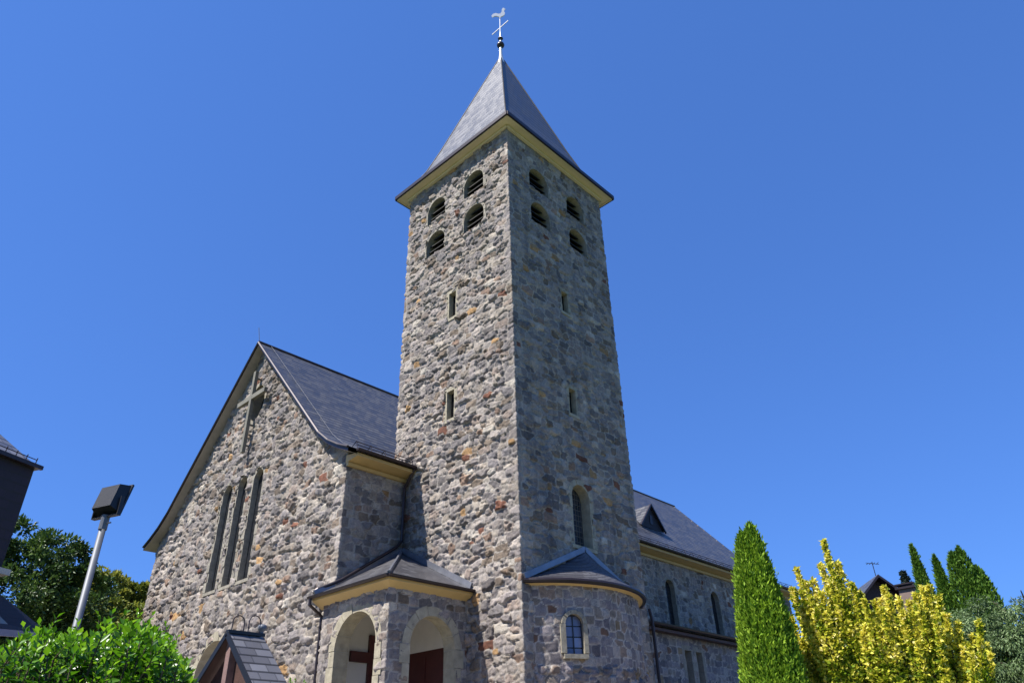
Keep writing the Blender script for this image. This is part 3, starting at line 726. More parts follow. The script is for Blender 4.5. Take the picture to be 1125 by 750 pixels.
mb.tube([(c1+Vector((0, 0, .03))), (top+Vector((-.03, -.03, .03)))], .05, 6)
mb.build('flashing', M_LEAD, me_fix)
mb = MB()
for q in range(2):
    pass
mb.tube([(-.12, EY+.02, 9.1), (-.14, EY+.2, 8.85), (-.14, 5.10, 8.55), (-.14, 5.10, 6.75), (-.35, 5.08, 6.52), (GX+.1, 5.05, 5.22), (GX-.12, 5.10, 5.1), (EX+.1, 5.3, 4.9), (EX-.02, 5.36, 4.78)], .05, 8)
mb.build('downspout', M_DARKMET, church)
mb = MB(); mb.tube([(EX-.06, 5.40, 4.66), (EX-.06, 5.40, 4.45), (GX-.22, 5.46, 4.2), (GX-.22, 5.46, -1)], .05, 8)
for zz in (3.9, 2.2, .6): mb.tube([(GX-.22, 5.46, zz), (GX-.22, 5.46, zz+.04)], .062, 8)
mb.build('downspout', M_DARKMET, church)

# ------------------------------------------------------------ ground
def zg(x, y):
    dx = np.maximum(np.maximum(-4-np.asarray(x, float), np.asarray(x, float)-32), 0); dy = np.maximum(np.maximum(-3-np.asarray(y, float), np.asarray(y, float)-22), 0)
    d = np.hypot(dx, dy); t = np.clip((d-2)/9, 0, 1); return -.3-1.35*t*t*(3-2*t)
def sheet(name, xs, ys, dz, material, kind='structure'):
    X, Y = np.meshgrid(xs, ys); Z = zg(X, Y)+dz
    v = np.stack([X, Y, Z], -1).reshape(-1, 3); ny, nx = X.shape
    f = [(j*nx+i, j*nx+i+1, (j+1)*nx+i+1, (j+1)*nx+i) for j in range(ny-1) for i in range(nx-1)]
    me = bpy.data.meshes.new(name); me.from_pydata(v.tolist(), [], f); me.update()
    return tag(link(name, me, material), kind=kind)
m, nt, b = mat('grass'); n = noise(nt, .8, 6); n2 = noise(nt, 25, 4)
r = ramp(nt, [(.3, (.045, .075, .02)), (.7, (.09, .12, .035))]); nt.links.new(n.outputs[0], r.inputs[0]); nt.links.new(r.outputs[0], b.inputs['Base Color'])
b.inputs['Roughness'].default_value = .9; bump(nt, b, n2.outputs[0], .8, .05); M_GRASS = m
m, nt, b = mat('bounce_paving'); tc = N(nt, 'ShaderNodeTexCoord'); br = N(nt, 'ShaderNodeTexBrick'); nt.links.new(tc.outputs['Object'], br.inputs['Vector'])
br.inputs['Scale'].default_value = 1; br.inputs['Brick Width'].default_value = .22; br.inputs['Row Height'].default_value = .16; br.inputs['Mortar Size'].default_value = .01
br.inputs['Color1'].default_value = (.30, .265, .235, 1); br.inputs['Color2'].default_value = (.38, .33, .29, 1); br.inputs['Mortar'].default_value = (.13, .11, .09, 1)
nt.links.new(br.outputs[0], b.inputs['Base Color']); b.inputs['Roughness'].default_value = .85; bump(nt, b, br.outputs['Fac'], -.5, .01); M_BOUNCE_PAVE = m
fine = np.arange(-40, 60, 2.0); far = np.array([-2500, -1200, -600, -300, -150, -80]); gx = np.concatenate([far, fine, -far[::-1]])
sheet('ground', gx, gx, 0, M_GRASS)
sheet('path', np.arange(-13, 34.1, 1.0), np.arange(-8, 22.1, 1.0), .02, M_BOUNCE_PAVE)  # unseen paving, widened and coloured warm to bounce light onto the walls

# ------------------------------------------------------------ foliage
def leaf_mat(name, stops, rough=.5, trans=.35, spec=.4):
    m, nt, b = mat(name); a = N(nt, 'ShaderNodeAttribute', attribute_name='rnd')
    r = ramp(nt, stops); nt.links.new(a.outputs['Fac'], r.inputs[0]); nt.links.new(r.outputs[0], b.inputs['Base Color'])
    b.inputs['Roughness'].default_value = rough; b.inputs['Specular IOR Level'].default_value = spec
    tr = N(nt, 'ShaderNodeBsdfTranslucent'); nt.links.new(r.outputs[0], tr.inputs[0])
    mx = N(nt, 'ShaderNodeMixShader'); mx.inputs[0].default_value = trans
    nt.links.new(b.outputs[0], mx.inputs[1]); nt.links.new(tr.outputs[0], mx.inputs[2])
    nt.links.new(mx.outputs[0], nt.nodes['Material Output'].inputs['Surface']); return m
def unit(v): return v/np.maximum(1e-9, np.linalg.norm(v, axis=-1, keepdims=True))
def leaves(name, C_, D_, Nn, L, Wd, rnd_, material, parent, fold=.25):
    """C_ leaf base points, D_ leaf axis, Nn blade normal; six-vertex pointed, folded leaves"""
    D_ = unit(D_); side = unit(np.cross(D_, Nn)); up = np.cross(side, D_)
    L = np.broadcast_to(L, (len(C_),))[:, None]; Wd = np.broadcast_to(Wd, (len(C_),))[:, None]
    v = np.stack([C_, C_+D_*L*.45+side*Wd*.5+up*Wd*fold, C_+D_*L-up*L*.12, C_+D_*L*.45-side*Wd*.5+up*Wd*fold, ], 1)
    n = len(C_); co = v.reshape(-1, 3)
    base = np.arange(n)*4
    F = np.stack([base, base+1, base+2, base, base+2, base+3], 1).reshape(-1, 3)
    me = bpy.data.meshes.new(name); me.vertices.add(len(co)); me.vertices.foreach_set('co', co.ravel())
    me.loops.add(F.size); me.loops.foreach_set('vertex_index', F.ravel().astype(np.int32))
    me.polygons.add(len(F)); me.polygons.foreach_set('loop_start', np.arange(0, F.size, 3, dtype=np.int32)); me.update(calc_edges=True)
    at = me.attributes.new('rnd', 'FLOAT', 'POINT'); at.data.foreach_set('value', np.repeat(rnd_, 4).astype(np.float32))
    return link(name, me, material, parent)
M_BARK = flat('bark', (.085, .065, .045), .9, var=.3, nscale=8, bmp=.6, spec=.2)
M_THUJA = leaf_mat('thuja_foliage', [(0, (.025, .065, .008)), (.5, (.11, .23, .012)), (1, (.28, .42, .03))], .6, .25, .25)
M_THUJA_D = leaf_mat('distant_thuja_foliage', [(0, (.022, .06, .010)), (.5, (.065, .15, .015)), (1, (.14, .25, .03))], .6, .2, .25)
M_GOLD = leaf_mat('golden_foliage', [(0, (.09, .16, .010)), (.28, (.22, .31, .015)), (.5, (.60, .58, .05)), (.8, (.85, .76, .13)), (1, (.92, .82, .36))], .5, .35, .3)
M_DARKT = leaf_mat('dark_tree_foliage', [(0, (.02, .05, .012)), (.6, (.06, .12, .022)), (1, (.15, .23, .045))], .5, .2, .4)
M_LIGHTT = leaf_mat('light_tree_foliage', [(0, (.10, .14, .020)), (.6, (.26, .28, .04)), (1, (.42, .38, .07))], .55, .3, .3)
M_BUSH = leaf_mat('bright_shrub_foliage', [(0, (.03, .09, .006)), (.5, (.10, .26, .008)), (1, (.25, .46, .02))], .32, .4, .5)
M_WILLOW = leaf_mat('silver_green_foliage', [(0, (.06, .10, .04)), (.6, (.15, .23, .08)), (1, (.32, .42, .21))], .5, .3, .35)
M_SPRUCE = leaf_mat('spruce_foliage', [(0, (.012, .022, .016)), (1, (.035, .055, .035))], .7, .1, .2)
def pos(az, d): return CAM.x+d*math.cos(R(az)), CAM.y+d*math.sin(R(az))
def rs_dir(rg, n): return unit(rg.normal(size=(n, 3)))

def trunk(parent, h, r0, limbs, seed, material=None, name='trunk'):
    rg = random.Random(seed); mb = MB()
    mb.tube([(0, 0, -.2), (rg.uniform(-.05, .05), .02, h*.4), (rg.uniform(-.1, .1), .0, h)], [r0*1.25, r0*.85, r0*.3], 8)
    for k in range(limbs):
        t = rg.uniform(.25, .9); a = rg.uniform(0, 6.283); l = h*(1-t)*.5+h*.12
        p = Vector((0, 0, h*t)); q = p+Vector((math.cos(a)*l*.6, math.sin(a)*l*.6, l*.6)); q2 = q+Vector((math.cos(a)*l*.3, math.sin(a)*l*.3, l*.5))
        mb.tube([p, q, q2], [r0*.4, r0*.25, r0*.08], 6)
    return mb.build(name, material or M_BARK, parent)

def conifer(name, az, d, ztop, width, label, seed, material=M_THUJA, n=26000, blade=.085, tips=((0, 0, 1),), group=None, power=.62, cat='conifer'):
    x, y = pos(az, d); g = float(zg(x, y)); H = ztop-g
    root = tag(empty(name, (x, y, g)), label, cat, group); rg = np.random.default_rng(seed)
    C_, D_, Q = [], [], []
    for (tx, ty, hs) in tips:
        m_ = int(n/len(tips)); h = H*hs; t = rg.random(m_)**1.15; th = rg.random(m_)*2*math.pi
        prof = (np.clip(1-t, 0, 1)**power)*np.clip(.72+t*1.4, .72, 1.0)
        # vertical flame-like sprays
        k = vnoise(th*2.6+seed, t*H*1.0, seed); k2 = vnoise(th*7+3, t*H*3.2, seed+4); k3 = vnoise(th*15+9, t*H*7.5, seed+6)
        rad = width/2*prof*(.74+.24*k+.18*k2+.20*k3)
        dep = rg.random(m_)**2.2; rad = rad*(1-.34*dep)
        rad = rad+np.where(rg.random(m_) < .07, rg.random(m_)*.075*width**.5, 0)
        z = t*h+rg.normal(size=m_)*.04
        c = np.stack([tx*(1-t*.2)+rad*np.cos(th), ty*(1-t*.2)+rad*np.sin(th), z], -1)
        dd = np.stack([np.cos(th)*.55, np.sin(th)*.55, np.full(m_, 1.25)], -1)+rg.normal(size=(m_, 3))*.42
        C_.append(c); D_.append(dd); Q.append(np.clip(-.12+.35*k2+.55*k3+.40*(1-dep)+rg.normal(size=m_)*.16, 0, 1))  # inner and recessed blades coloured darker: crown shade put into the colour
        # ragged leader
        ml = 260; tl = rg.random(ml); c = np.stack([tx*.8+rg.normal(size=ml)*.05*(1-tl), ty*.8+rg.normal(size=ml)*.05*(1-tl), h*(.93+.085*tl)], -1)
        C_.append(c); D_.append(np.stack([rg.normal(size=ml)*.3, rg.normal(size=ml)*.3, np.ones(ml)], -1)); Q.append(rg.random(ml))
    C_, D_, Q = np.concatenate(C_), np.concatenate(D_), np.concatenate(Q)
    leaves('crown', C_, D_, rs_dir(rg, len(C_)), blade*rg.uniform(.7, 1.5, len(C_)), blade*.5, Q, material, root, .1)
    trunk(root, H*.8, .09*H/5, 0, seed); return root

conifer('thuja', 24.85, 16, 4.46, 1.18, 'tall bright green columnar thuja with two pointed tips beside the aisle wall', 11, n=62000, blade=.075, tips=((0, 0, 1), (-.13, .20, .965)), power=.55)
conifer('thuja', 14.45, 35, 7.9, 1.5, 'slim pointed dark green thuja right of the chimney, leftmost of the far three', 12, M_THUJA_D, 14000, .14, group='thujas on the horizon', power=.8)
conifer('thuja', 13.3, 35, 7.35, 1.25, 'shorter pointed thuja standing between its two taller far neighbours', 13, M_THUJA_D, 14000, .14, group='thujas on the horizon', power=.7)
conifer('thuja', 11.75, 35, 7.55, 1.75, 'broad blunt-topped thuja above the silvery weeping tree', 14, M_THUJA_D, 26000, .14, tips=((0, 0, 1), (-.15, .35, .98), (.15, -.45, .9)), group='thujas on the horizon', power=.5)

def clump_tree(name, az, d, lobes, label, cat, seed, material, nl, leaf, th, zt=None, group=None, dirz=0.0, aspect=.55, droop=0):
    x, y = pos(az, d); g = float(zg(x, y)); root = tag(empty(name, (x, y, g)), label, cat, group); rg = np.random.default_rng(seed)
    C_, D_, Q = [], [], []
    vol = sum(l[3]*l[3] for l in lobes)
    ca_, sa_ = math.cos(R(az)), math.sin(R(az))
    for (a, b_, z0, r_, rz) in lobes:    # a: sideways (right positive as seen from the camera side), b: depth
        lx, ly = a*sa_+b_*ca_, -a*ca_+b_*sa_
        nc = max(12, int(70*r_*r_/vol*len(lobes)))
        n = int(nl*r_*r_/vol)
        # twigs: sub-clumps spread over the lobe
        cc = rs_dir(rg, nc)*(.55+.45*rg.random((nc, 1))**.5); idx = rg.integers(0, nc, n)
        cs = (.16+.16*rg.random(nc))*r_
        off = rs_dir(rg, n)*(rg.random((n, 1))**.45)*cs[idx][:, None]
        p = cc[idx]*np.array([r_, r_, rz])+off*np.array([1, 1, .8])
        c = p+np.array([lx, ly, z0-g])
        dd = unit(off)*1.0+unit(p)*.5+rg.normal(size=(n, 3))*.5; dd[:, 2] += dirz
        if droop: dd[:, 2] -= droop
        C_.append(c); D_.append(dd); Q.append(np.clip(.45+.35*(rg.random(nc)[idx]-.5)*1.6+rg.normal(size=n)*.2, 0, 1))
    C_, D_, Q = np.concatenate(C_), np.concatenate(D_), np.concatenate(Q)
    leaves('crown', C_, D_, rs_dir(rg, len(C_))+np.array([0, 0, .8]), leaf*rg.uniform(.7, 1.4, len(C_)), leaf*aspect, Q, material, root)
    trunk(root, th, .035*th, 9, seed); return root
# left background trees
clump_tree('deciduous_tree', 76.6, 34, [(-2.6, 0, 7.2, 1.9, 2.0), (-.9, .3, 8.3, 1.35, 1.2), (.8, 0, 7.6, 1.4, 1.4), (1.6, -.3, 6.1, 1.5, 1.6), (-.8, -.6, 6.0, 2.2, 2.1), (1.4, 0, 4.0, 1.9, 1.9), (-2, 0, 4.0, 2.4, 2), (0, .3, 2.3, 2.8, 1.8), (-3.6, 0, 5.4, 1.6, 2.6)],
           'dark green leafy tree behind the lamp post and the slate-clad house', 'tree', 21, M_DARKT, 80000, .17, 6.5)
clump_tree('deciduous_tree', 71.4, 50, [(-1.9, 0, 9.4, 1.5, 1.5), (-.3, 0, 10.2, 1.3, 1.2), (1.2, .3, 9.9, 1.1, 1.0), (0, -.4, 8.0, 2.3, 2.2), (-2.2, 0, 6.5, 2.3, 2.6), (2.2, 0, 8.2, 1.6, 1.9), (1.0, 0, 5.6, 2.6, 2.6), (-1.0, 0, 3.4, 3.2, 2.4)],
           'lighter olive green tree between the lamp post and the gable wall', 'tree', 22, M_LIGHTT, 70000, .24, 8)
clump_tree('deciduous_tree', 67.2, 60, [(-1.5, 0, 10.7, 2.2, 1.9), (1.5, 0, 10.0, 2.4, 2), (0, 0, 7.0, 3.2, 2.8)],
           'olive green tree just showing past the left edge of the gable wall', 'tree', 23, M_LIGHTT, 30000, .26, 8)
# silver-green weeping tree at the right
clump_tree('weeping_tree', 10.9, 24, [(-1.0, 0, 2.95, .75, .7), (-.2, .2, 3.15, .8, .72), (.6, 0, 3.0, .8, .7), (-.7, -.3, 2.1, .9, .9), (.3, -.2, 2.1, 1.0, 1), (1.3, 0, 2.6, .9, .9), (1.2, -.1, 1.4, 1.1, 1.1), (-.4, 0, .9, 1.3, 1.1), (2.2, 0, 2.7, .8, .75), (2.5, 0, 1.6, 1.2, 1.2), (-1.1, .1, 1.4, .8, 1.0)],
           'silvery green weeping tree at the right edge below the blunt thuja', 'tree', 24, M_WILLOW, 90000, .095, 3.0, aspect=.30, droop=1.1)
clump_tree('young_tree', 9.0, 30, [(0, 0, 4.35, .5, .45), (.5, 0, 4.2, .5, .5), (.2, 0, 3.6, .8, .6)], 'thin loose green tree tips at the far right edge', 'tree', 25, M_WILLOW, 2600, .11, 5.4, aspect=.35)
clump_tree('deciduous_tree', 17.5, 46, [(-3, 0, 2.6, 2.6, 2.6), (0, 0, 3.0, 2.8, 2.6), (3, 0, 3.0, 2.6, 2.6), (5.5, 0, 2.8, 2.4, 2.4)], 'low dark green tree mass behind the golden shrub', 'tree', 26, M_DARKT, 26000, .22, 4)

# golden upright shrub
def golden():
    az, d = 17.6, 17.0; x, y = pos(az, d); g = float(zg(x, y)); rg = np.random.default_rng(31)
    root = tag(empty('golden_shrub', (x, y, g)), 'golden yellow shrub of many upright leafy shoots beside the tall thuja', 'shrub')
    # shoots: azimuth, top elevation tangent, radius, foot azimuth
    sh = [(19.95, .252, .17), (20.5, .222, .15), (21.3, .205, .16), (22.2, .222, .15), (22.75, .198, .15), (23.3, .165, .15), (19.4, .222, .15), (18.8, .196, .15), (18.3, .176, .15),
          (17.7, .172, .14), (17.2, .176, .13), (16.85, .188, .11), (16.2, .172, .13), (15.6, .168, .14), (15.1, .176, .13), (14.55, .182, .13), (14.15, .183, .12), (13.7, .150, .13), (13.2, .140, .12),
          (12.6, .125, .12), (12.0, .138, .06), (21.7, .185, .16), (20.9, .19, .16), (20.1, .20, .17), (16.9, .16, .16), (18.0, .16, .17), (15.9, .15, .16), (14.6, .14, .15), (13.0, .115, .15), (19.3, .17, .18), (22.6, .15, .16)]
    sh = [(a, e, r_*.72) for a, e, r_ in sh]
    sh = [(a, e*.985, r_*.85) for a, e, r_ in sh]
    sh += [(a+rg.uniform(-.4, .4)*(a > 13.4), e*rg.uniform(.74, .95), r_*rg.uniform(.6, .85)) for a, e, r_ in sh for _ in range(2)]
    C_, D_, Q = [], [], []; mb = MB()
    for k, (a, e, r_) in enumerate(sh):
        dd_ = d+rg.uniform(-.7, .7); tx, ty = pos(a, dd_); tx -= x; ty -= y; tz = e*dd_-g
        bx, by = tx*.72, ty*.72
        mb.tube([(bx*.35, by*.35, .0), (bx, by, tz*.35), (tx, ty, tz-.05)], [.035, .022, .005], 5)
        n = int(1250*(tz/4)*(.8+r_*1.6)); t = .12+.90*rg.random(n)**.85
        t = np.minimum(t, 1.0)
        prof = r_*np.clip((1.03-t)*3.2, .18, 1)*(1.0+.9*(1-t))
        ph = rg.random(n)*6.283; side = vnoise(t*tz*3.5+k*7, ph*.9, 40+k)
        rr_ = prof*(.35+.9*side)*np.sqrt(rg.random(n))*1.25
        cx = np.where(t > .35, bx+(tx-bx)*(t-.35)/.65, bx*(.35+.65*t/.35)); cy = np.where(t > .35, by+(ty-by)*(t-.35)/.65, by*(.35+.65*t/.35))
        C_.append(np.stack([cx+rr_*np.cos(ph), cy+rr_*np.sin(ph), t*tz+rg.normal(size=n)*.02], -1))
        D_.append(np.stack([np.cos(ph)*.8, np.sin(ph)*.8, np.full(n, .55)], -1)+rg.normal(size=(n, 3))*.55)
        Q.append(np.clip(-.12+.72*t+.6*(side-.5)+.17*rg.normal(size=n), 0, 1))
    C_, D_, Q = np.concatenate(C_), np.concatenate(D_), np.concatenate(Q)
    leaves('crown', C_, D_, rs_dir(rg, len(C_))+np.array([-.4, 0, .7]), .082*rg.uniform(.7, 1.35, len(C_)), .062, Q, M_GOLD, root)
    mb.build('branch', M_BARK, root)
golden()

# bright green shrub in the left foreground
def shrub(name, x, y, shoots, label, seed, nl, leaf=.066):
    g = float(zg(x, y)); root = tag(empty(name, (x, y, g)), label, 'shrub'); rg = np.random.default_rng(seed)
    C_, D_, Nn, Q, Ls = [], [], [], [], []; mb = MB()
    for (ax_, ay, az_, sl) in shoots:
        tip = np.array([ax_-x, ay-y, az_-g]); base = tip*np.array([.55, .55, .0]); dirn = unit(tip-base)
        lean = unit(dirn+rg.normal(size=3)*.28); sub = tip-lean*sl
        mb.tube([base*.3, base+(sub-base)*.5, sub, tip], [.014, .009, .005, .002], 4)
        for i in range(nl):
            t = (i/(nl-1))
            p = sub+(tip-sub)*t; th = i*2.4+rg.uniform(-.3, .3)          # leaves set round the shoot, opening at the tip
            s1 = unit(np.cross(lean, [0.3, .1, 1.0])); s2 = np.cross(lean, s1)
            o = s1*math.cos(th)+s2*math.sin(th)
            C_.append(p); D_.append(o*(1.05-.45*t)+lean*(.35+.6*t)+np.array([0, 0, .12-.25*(1-t)])); Nn.append(lean+o*.1+rg.normal(size=3)*.2)
            Q.append(np.clip(.12+.55*t+rg.normal()*.28, 0, 1)); Ls.append(leaf*rg.uniform(.6, 1.4)*(1.1-.45*t))
    C_, D_, Nn, Q, Ls = map(np.array, (C_, D_, Nn, Q, Ls))
    leaves('crown', C_, D_, Nn, Ls, Ls*.52, Q, M_BUSH, root, .16); mb.build('branch', M_BARK, root); return root
rg = np.random.default_rng(77); sh = []
def topel(az):   # outline of the shrub as elevation tangent against azimuth
    return np.interp(az, [64.6, 65.6, 66.8, 68.5, 70.5, 72.6, 74.5, 76.0, 77.4, 79, 84], [.092, .122, .146, .170, .172, .160, .160, .150, .140, .135, .13])
for k in range(2300):
    az_ = rg.uniform(64.4, 84); dd_ = rg.uniform(4.6, 7.2); e = topel(az_); zt_ = dd_*e*(1-.0)
    # front layers are lower so that the crown rounds over towards the camera
    f = (dd_-4.6)/2.6; z_ = 5.9*e-(1-min(1, f*1.7))*rg.uniform(.1, .95)-max(0, f-.6)*1.0*rg.random()-abs(rg.normal())*.05
    if dd_ > 5.9: z_ = min(z_, e*dd_*.985)
    z_ = min(z_, e*dd_+rg.uniform(-.05, .02))
    xx, yy = pos(az_, dd_); sh.append((xx, yy, z_, rg.uniform(.14, .26)))
for az_, ex in ((76.0, .010), (74.35, .012), (73.1, .009), (72.0, .014), (71.2, .012), (69.7, .012), (68.8, .010), (67.8, .011), (66.9, .010), (75.2, .008), (70.4, .012)):
    dd_ = 5.8; xx, yy = pos(az_, dd_); sh.append((xx, yy, dd_*(topel(az_)+ex), .28))
bx, by = pos(74, 6.0)
shrub('leafy_shrub', bx, by, sh, 'bright green broad-leaved shrub in the left foreground below the lamp post', 41, 15)
sh = [(pos(58.6+rg.uniform(-.75, .75), 9+rg.uniform(-.3, .3))) for k in range(60)]
sh = [(a, b, .97+rg.uniform(-.5, .02), .2) for a, b in sh]
bx, by = pos(58.6, 9); shrub('small_shrub', bx, by, sh, 'small green shrub tip in front of the wall beside the downspout foot', 42, 10, .05)

# small far spruce
def spruce():
    x, y = pos(15.42, 70); g = float(zg(x, y)); root = tag(empty('spruce', (x, y, g)), 'small dark spruce top behind the chimney on the horizon', 'conifer'); rg = np.random.default_rng(5)
    H = 70*.203-g; C_, D_ = [], []
    for t in np.linspace(.45, .99, 22):
        for q in range(9):
            th = rg.random()*6.283; L_ = (1-t)*3.4+.15; n = 46; u = rg.random(n)
            C_.append(np.stack([np.cos(th)*L_*u, np.sin(th)*L_*u, np.full(n, t*H)-u*.3*L_+rg.normal(size=n)*.05], -1)); D_.append(np.tile([math.cos(th)*.6, math.sin(th)*.6, -.5], (n, 1))+rg.normal(size=(n, 3))*.5)
    C_, D_ = np.concatenate(C_), np.concatenate(D_)
    leaves('crown', C_, D_, rs_dir(rg, len(C_)), .28, .12, rg.random(len(C_)), M_SPRUCE, root); trunk(root, H*.98, .2, 0, 3)
spruce()

# ------------------------------------------------------------ floodlight on its mast
az = 73.12; d = 9.6; x, y = pos(az, d); g = float(zg(x, y)); zt = d*.2895
lamp = tag(empty('floodlight_mast', (x, y, g)), 'slim galvanised lamp post carrying one black box floodlight, rising behind the leafy shrub', 'lamp post')
mb = MB(); mb.tube([(0, 0, 0), (0, 0, 1.0), (0, 0, zt-g)], [.047, .042, .037], 14); mb.build('post', M_ZINC, lamp, smooth=True)
hd = empty('tmp'); 
f_dir = Vector((math.cos(R(118)), math.sin(R(118)), 0)); 
v2 = -Vector((math.cos(R(az)), math.sin(R(az)), 0))          # towards the photographer's side
rt = Vector((0, 0, 1)).cross(-v2)*-1
hz = zt-g
# housing: wide shallow box tilted forward, facing the church
face = Vector((math.cos(R(20)), math.sin(R(20)), -.22)).normalized()
sx = face.cross(Vector((0, 0, 1))).normalized(); up_ = sx.cross(face).normalized()
cH = Vector((0, 0, hz+.23))
mb = MB(); W_, Hh, Dp = .38, .36, .14
def hp(a, b, c): return cH+sx*a+up_*b+face*c
mb.hexa([hp(-W_/2*.78, -Hh/2*.78, -Dp*.5), hp(W_/2*.78, -Hh/2*.78, -Dp*.5), hp(W_/2*.78, Hh/2*.78, -Dp*.5), hp(-W_/2*.78, Hh/2*.78, -Dp*.5), hp(-W_/2, -Hh/2, Dp*.4), hp(W_/2, -Hh/2, Dp*.4), hp(W_/2, Hh/2, Dp*.4), hp(-W_/2, Hh/2, Dp*.4)])
mb.obox(hp(0, 0, Dp*.45), sx, up_, face, (W_+.03, Hh+.03, .025))
hs = mb.build('housing', M_BLACK, lamp)
mb = MB(); mb.obox(hp(0, 0, Dp*.45+.016), sx, up_, face, (W_-.05, Hh-.05, .006)); mb.build('lens', M_GLASS, hs)
mb = MB(); 
for sg in (-1, 1): mb.bar(hp(sg*(W_/2+.015), 0, 0), Vector((0, 0, hz+.01))+sx*sg*(W_/2+.015), .012, .05, up=tuple(face))
mb.bar(Vector((0, 0, hz+.01))-sx*(W_/2+.02), Vector((0, 0, hz+.01))+sx*(W_/2+.02), .05, .012); mb.build('bracket', M_BLACK, lamp)
mb = MB(); mb.tube([(0, 0, hz-.14), (0, 0, hz+.03)], .048, 12); mb.tube([(0, 0, hz-.06)+Vector((0,)*3) if False else (0, 0, hz-.07), tuple(Vector((0, 0, hz-.07))+sx*.11)], .01, 5); mb.build('collar', M_ZINC, lamp)
bpy.data.objects.remove(hd)

# ------------------------------------------------------------ slate-clad house at the left
hx, hy = pos(78.2, 15); g = float(zg(hx, hy))
ud = Vector((math.cos(R(23.7)), math.sin(R(23.7)), 0)); vd = Vector((-ud.y, ud.x, 0))   # along the wall towards its far corner / away from the camera
h1 = tag(empty('slate_clad_house', (hx, hy, g)), 'dark slate-clad house at the left edge with a bay soffit and a low lean-to roof', 'house')
def hq(a, b, z): return ud*a+vd*b+Vector((0, 0, z-g))
zt1, zb1 = 15*.338, 15*.2185
mb = MB(); mb.hexa([hq(-8, 0, zb1), hq(0, 0, zb1), hq(0, 6, zb1), hq(-8, 6, zb1), hq(-8, 0, zt1), hq(0, 0, zt1), hq(0, 6, zt1), hq(-8, 6, zt1)]); mb.build('wall', M_CLAD, h1)
mb = MB(); mb.hexa([hq(-8, .9, g), hq(-.9, .9, g), hq(-.9, 5.5, g), hq(-8, 5.5, g), hq(-8, .9, zb1-.01), hq(-.9, .9, zb1-.01), hq(-.9, 5.5, zb1-.01), hq(-8, 5.5, zb1-.01)]); mb.build('ground_floor_wall', M_BROWN, h1)
mb = MB(); mb.hexa([hq(-8.1, -.12, zb1-.10), hq(.1, -.12, zb1-.10), hq(.1, 6.1, zb1-.10), hq(-8.1, 6.1, zb1-.10), hq(-8.1, -.12, zb1-.005), hq(.1, -.12, zb1-.005), hq(.1, 6.1, zb1-.005), hq(-8.1, 6.1, zb1-.005)]); mb.build('soffit', flat('cream_soffit', (.50, .46, .38), .6), h1)
mb = MB(); mb.mi = 0
A = [hq(-8.3, -.08, zt1-.02), hq(.05, -.08, zt1-.02), hq(.05-1.6, 3, zt1+2.6), hq(-8.3, 3, zt1+2.6)]; mb.poly(A); mb.poly([hq(.05, -.08, zt1-.02), hq(.05, 6.2, zt1-.02), A[2]]); mb.poly([hq(.05, 6.2, zt1-.02), hq(-8.3, 6.2, zt1-.02), A[3], A[2]])
mb.mi = 1; mb.poly([hq(-8.3, -.08, zt1-.03), hq(-8.3, 6.2, zt1-.03), hq(.05, 6.2, zt1-.03), hq(.05, -.08, zt1-.03)])
rf = mb.build('roof', [M_SHELT, M_DARKMET], h1)
mb = MB(); mb.bar(hq(-8.3, -.1, zt1), hq(.07, -.1, zt1), .06, .07)
for k in range(26): a = -5+k*.2; mb.tube([hq(a, .02, zt1+.08), hq(a, -.0, zt1+.19)], .009, 4)
for z_ in (.15,): mb.tube([hq(-8, .0, zt1+z_), hq(.0, .0, zt1+z_)], .009, 4)
mb.build('snow_guard', M_DARKMET, rf)
M_LEANTO = slate('lean_to_slate', (.018, .012, .016), (.03, .022, .026), row=.2, wid=.25, rough=.85)
# lean-to roof below
e1, e2 = pos(74.95, 14.2), pos(77.9, 13.2)
def lp(az_, d_, z_): p = pos(az_, d_); return Vector((p[0]-hx, p[1]-hy, z_-g))
mb = MB(); A = [lp(84, 11.4, 11.4*.158), lp(74.95, 14.2, 14.2*.155), lp(75.2, 15.2, 15.2*.163), lp(77.8, 15.6, 15.6*.192), lp(86, 14.2, 14.2*.192)]
mb.mi = 0; mb.poly(A); mb.mi = 1; mb.poly([p-Vector((0, 0, .07)) for p in A][::-1])
ln = mb.build('lean_to_roof', [M_LEANTO, M_GREYB], h1)
mb = MB(); mb.bar(A[0]-Vector((0, 0, .04)), A[1]-Vector((0, 0, .04)), .05, .09); mb.build('gutter', flat('painted_gutter', (.20, .22, .32), .4, metal=.3), h1)
mb = MB()
for q in (.02, .4, .8):
    p = A[1].lerp(A[0], q)-Vector((0, 0, .1)); mb.bar(p, p+Vector((.2, .5, -.45)), .07, .09)
    mb.bar(Vector((p.x+.2, p.y+.5, 0)), p+Vector((.2, .5, 0)), .12, .12)
mb.build('post', M_POST, h1)

# ------------------------------------------------------------ gabled notice shelter in front of the gable
sxp, syp = -8.88, -1.92; g = float(zg(sxp, syp)); zA = 13*.1643
st = tag(empty('gabled_shelter', (sxp, syp, g)), 'small slate-roofed wooden shelter with ball finial in front of the gable wall', 'shelter')
def q_(x, y, z): return (x, y, z-g)
HW, HD = 1.15, .98
mb = MB()
for sg in (-1, 1):
    A = [q_(-.12, 0, zA), q_(.50, 0, zA), q_(.50, sg*HW, zA-HD), q_(-.12, sg*HW, zA-HD)]
    mb.mi = 0; mb.poly(A if sg > 0 else A[::-1]); mb.mi = 1; mb.poly([(a, b, c-.05) for a, b, c in (A[::-1] if sg > 0 else A)])
    for x in (-.12, .50): mb.poly([q_(x, 0, zA), q_(x, sg*HW, zA-HD), q_(x, sg*HW, zA-HD-.05), q_(x, 0, zA-.05)])
sr = mb.build('roof', [M_SHELT, M_BROWN], st)
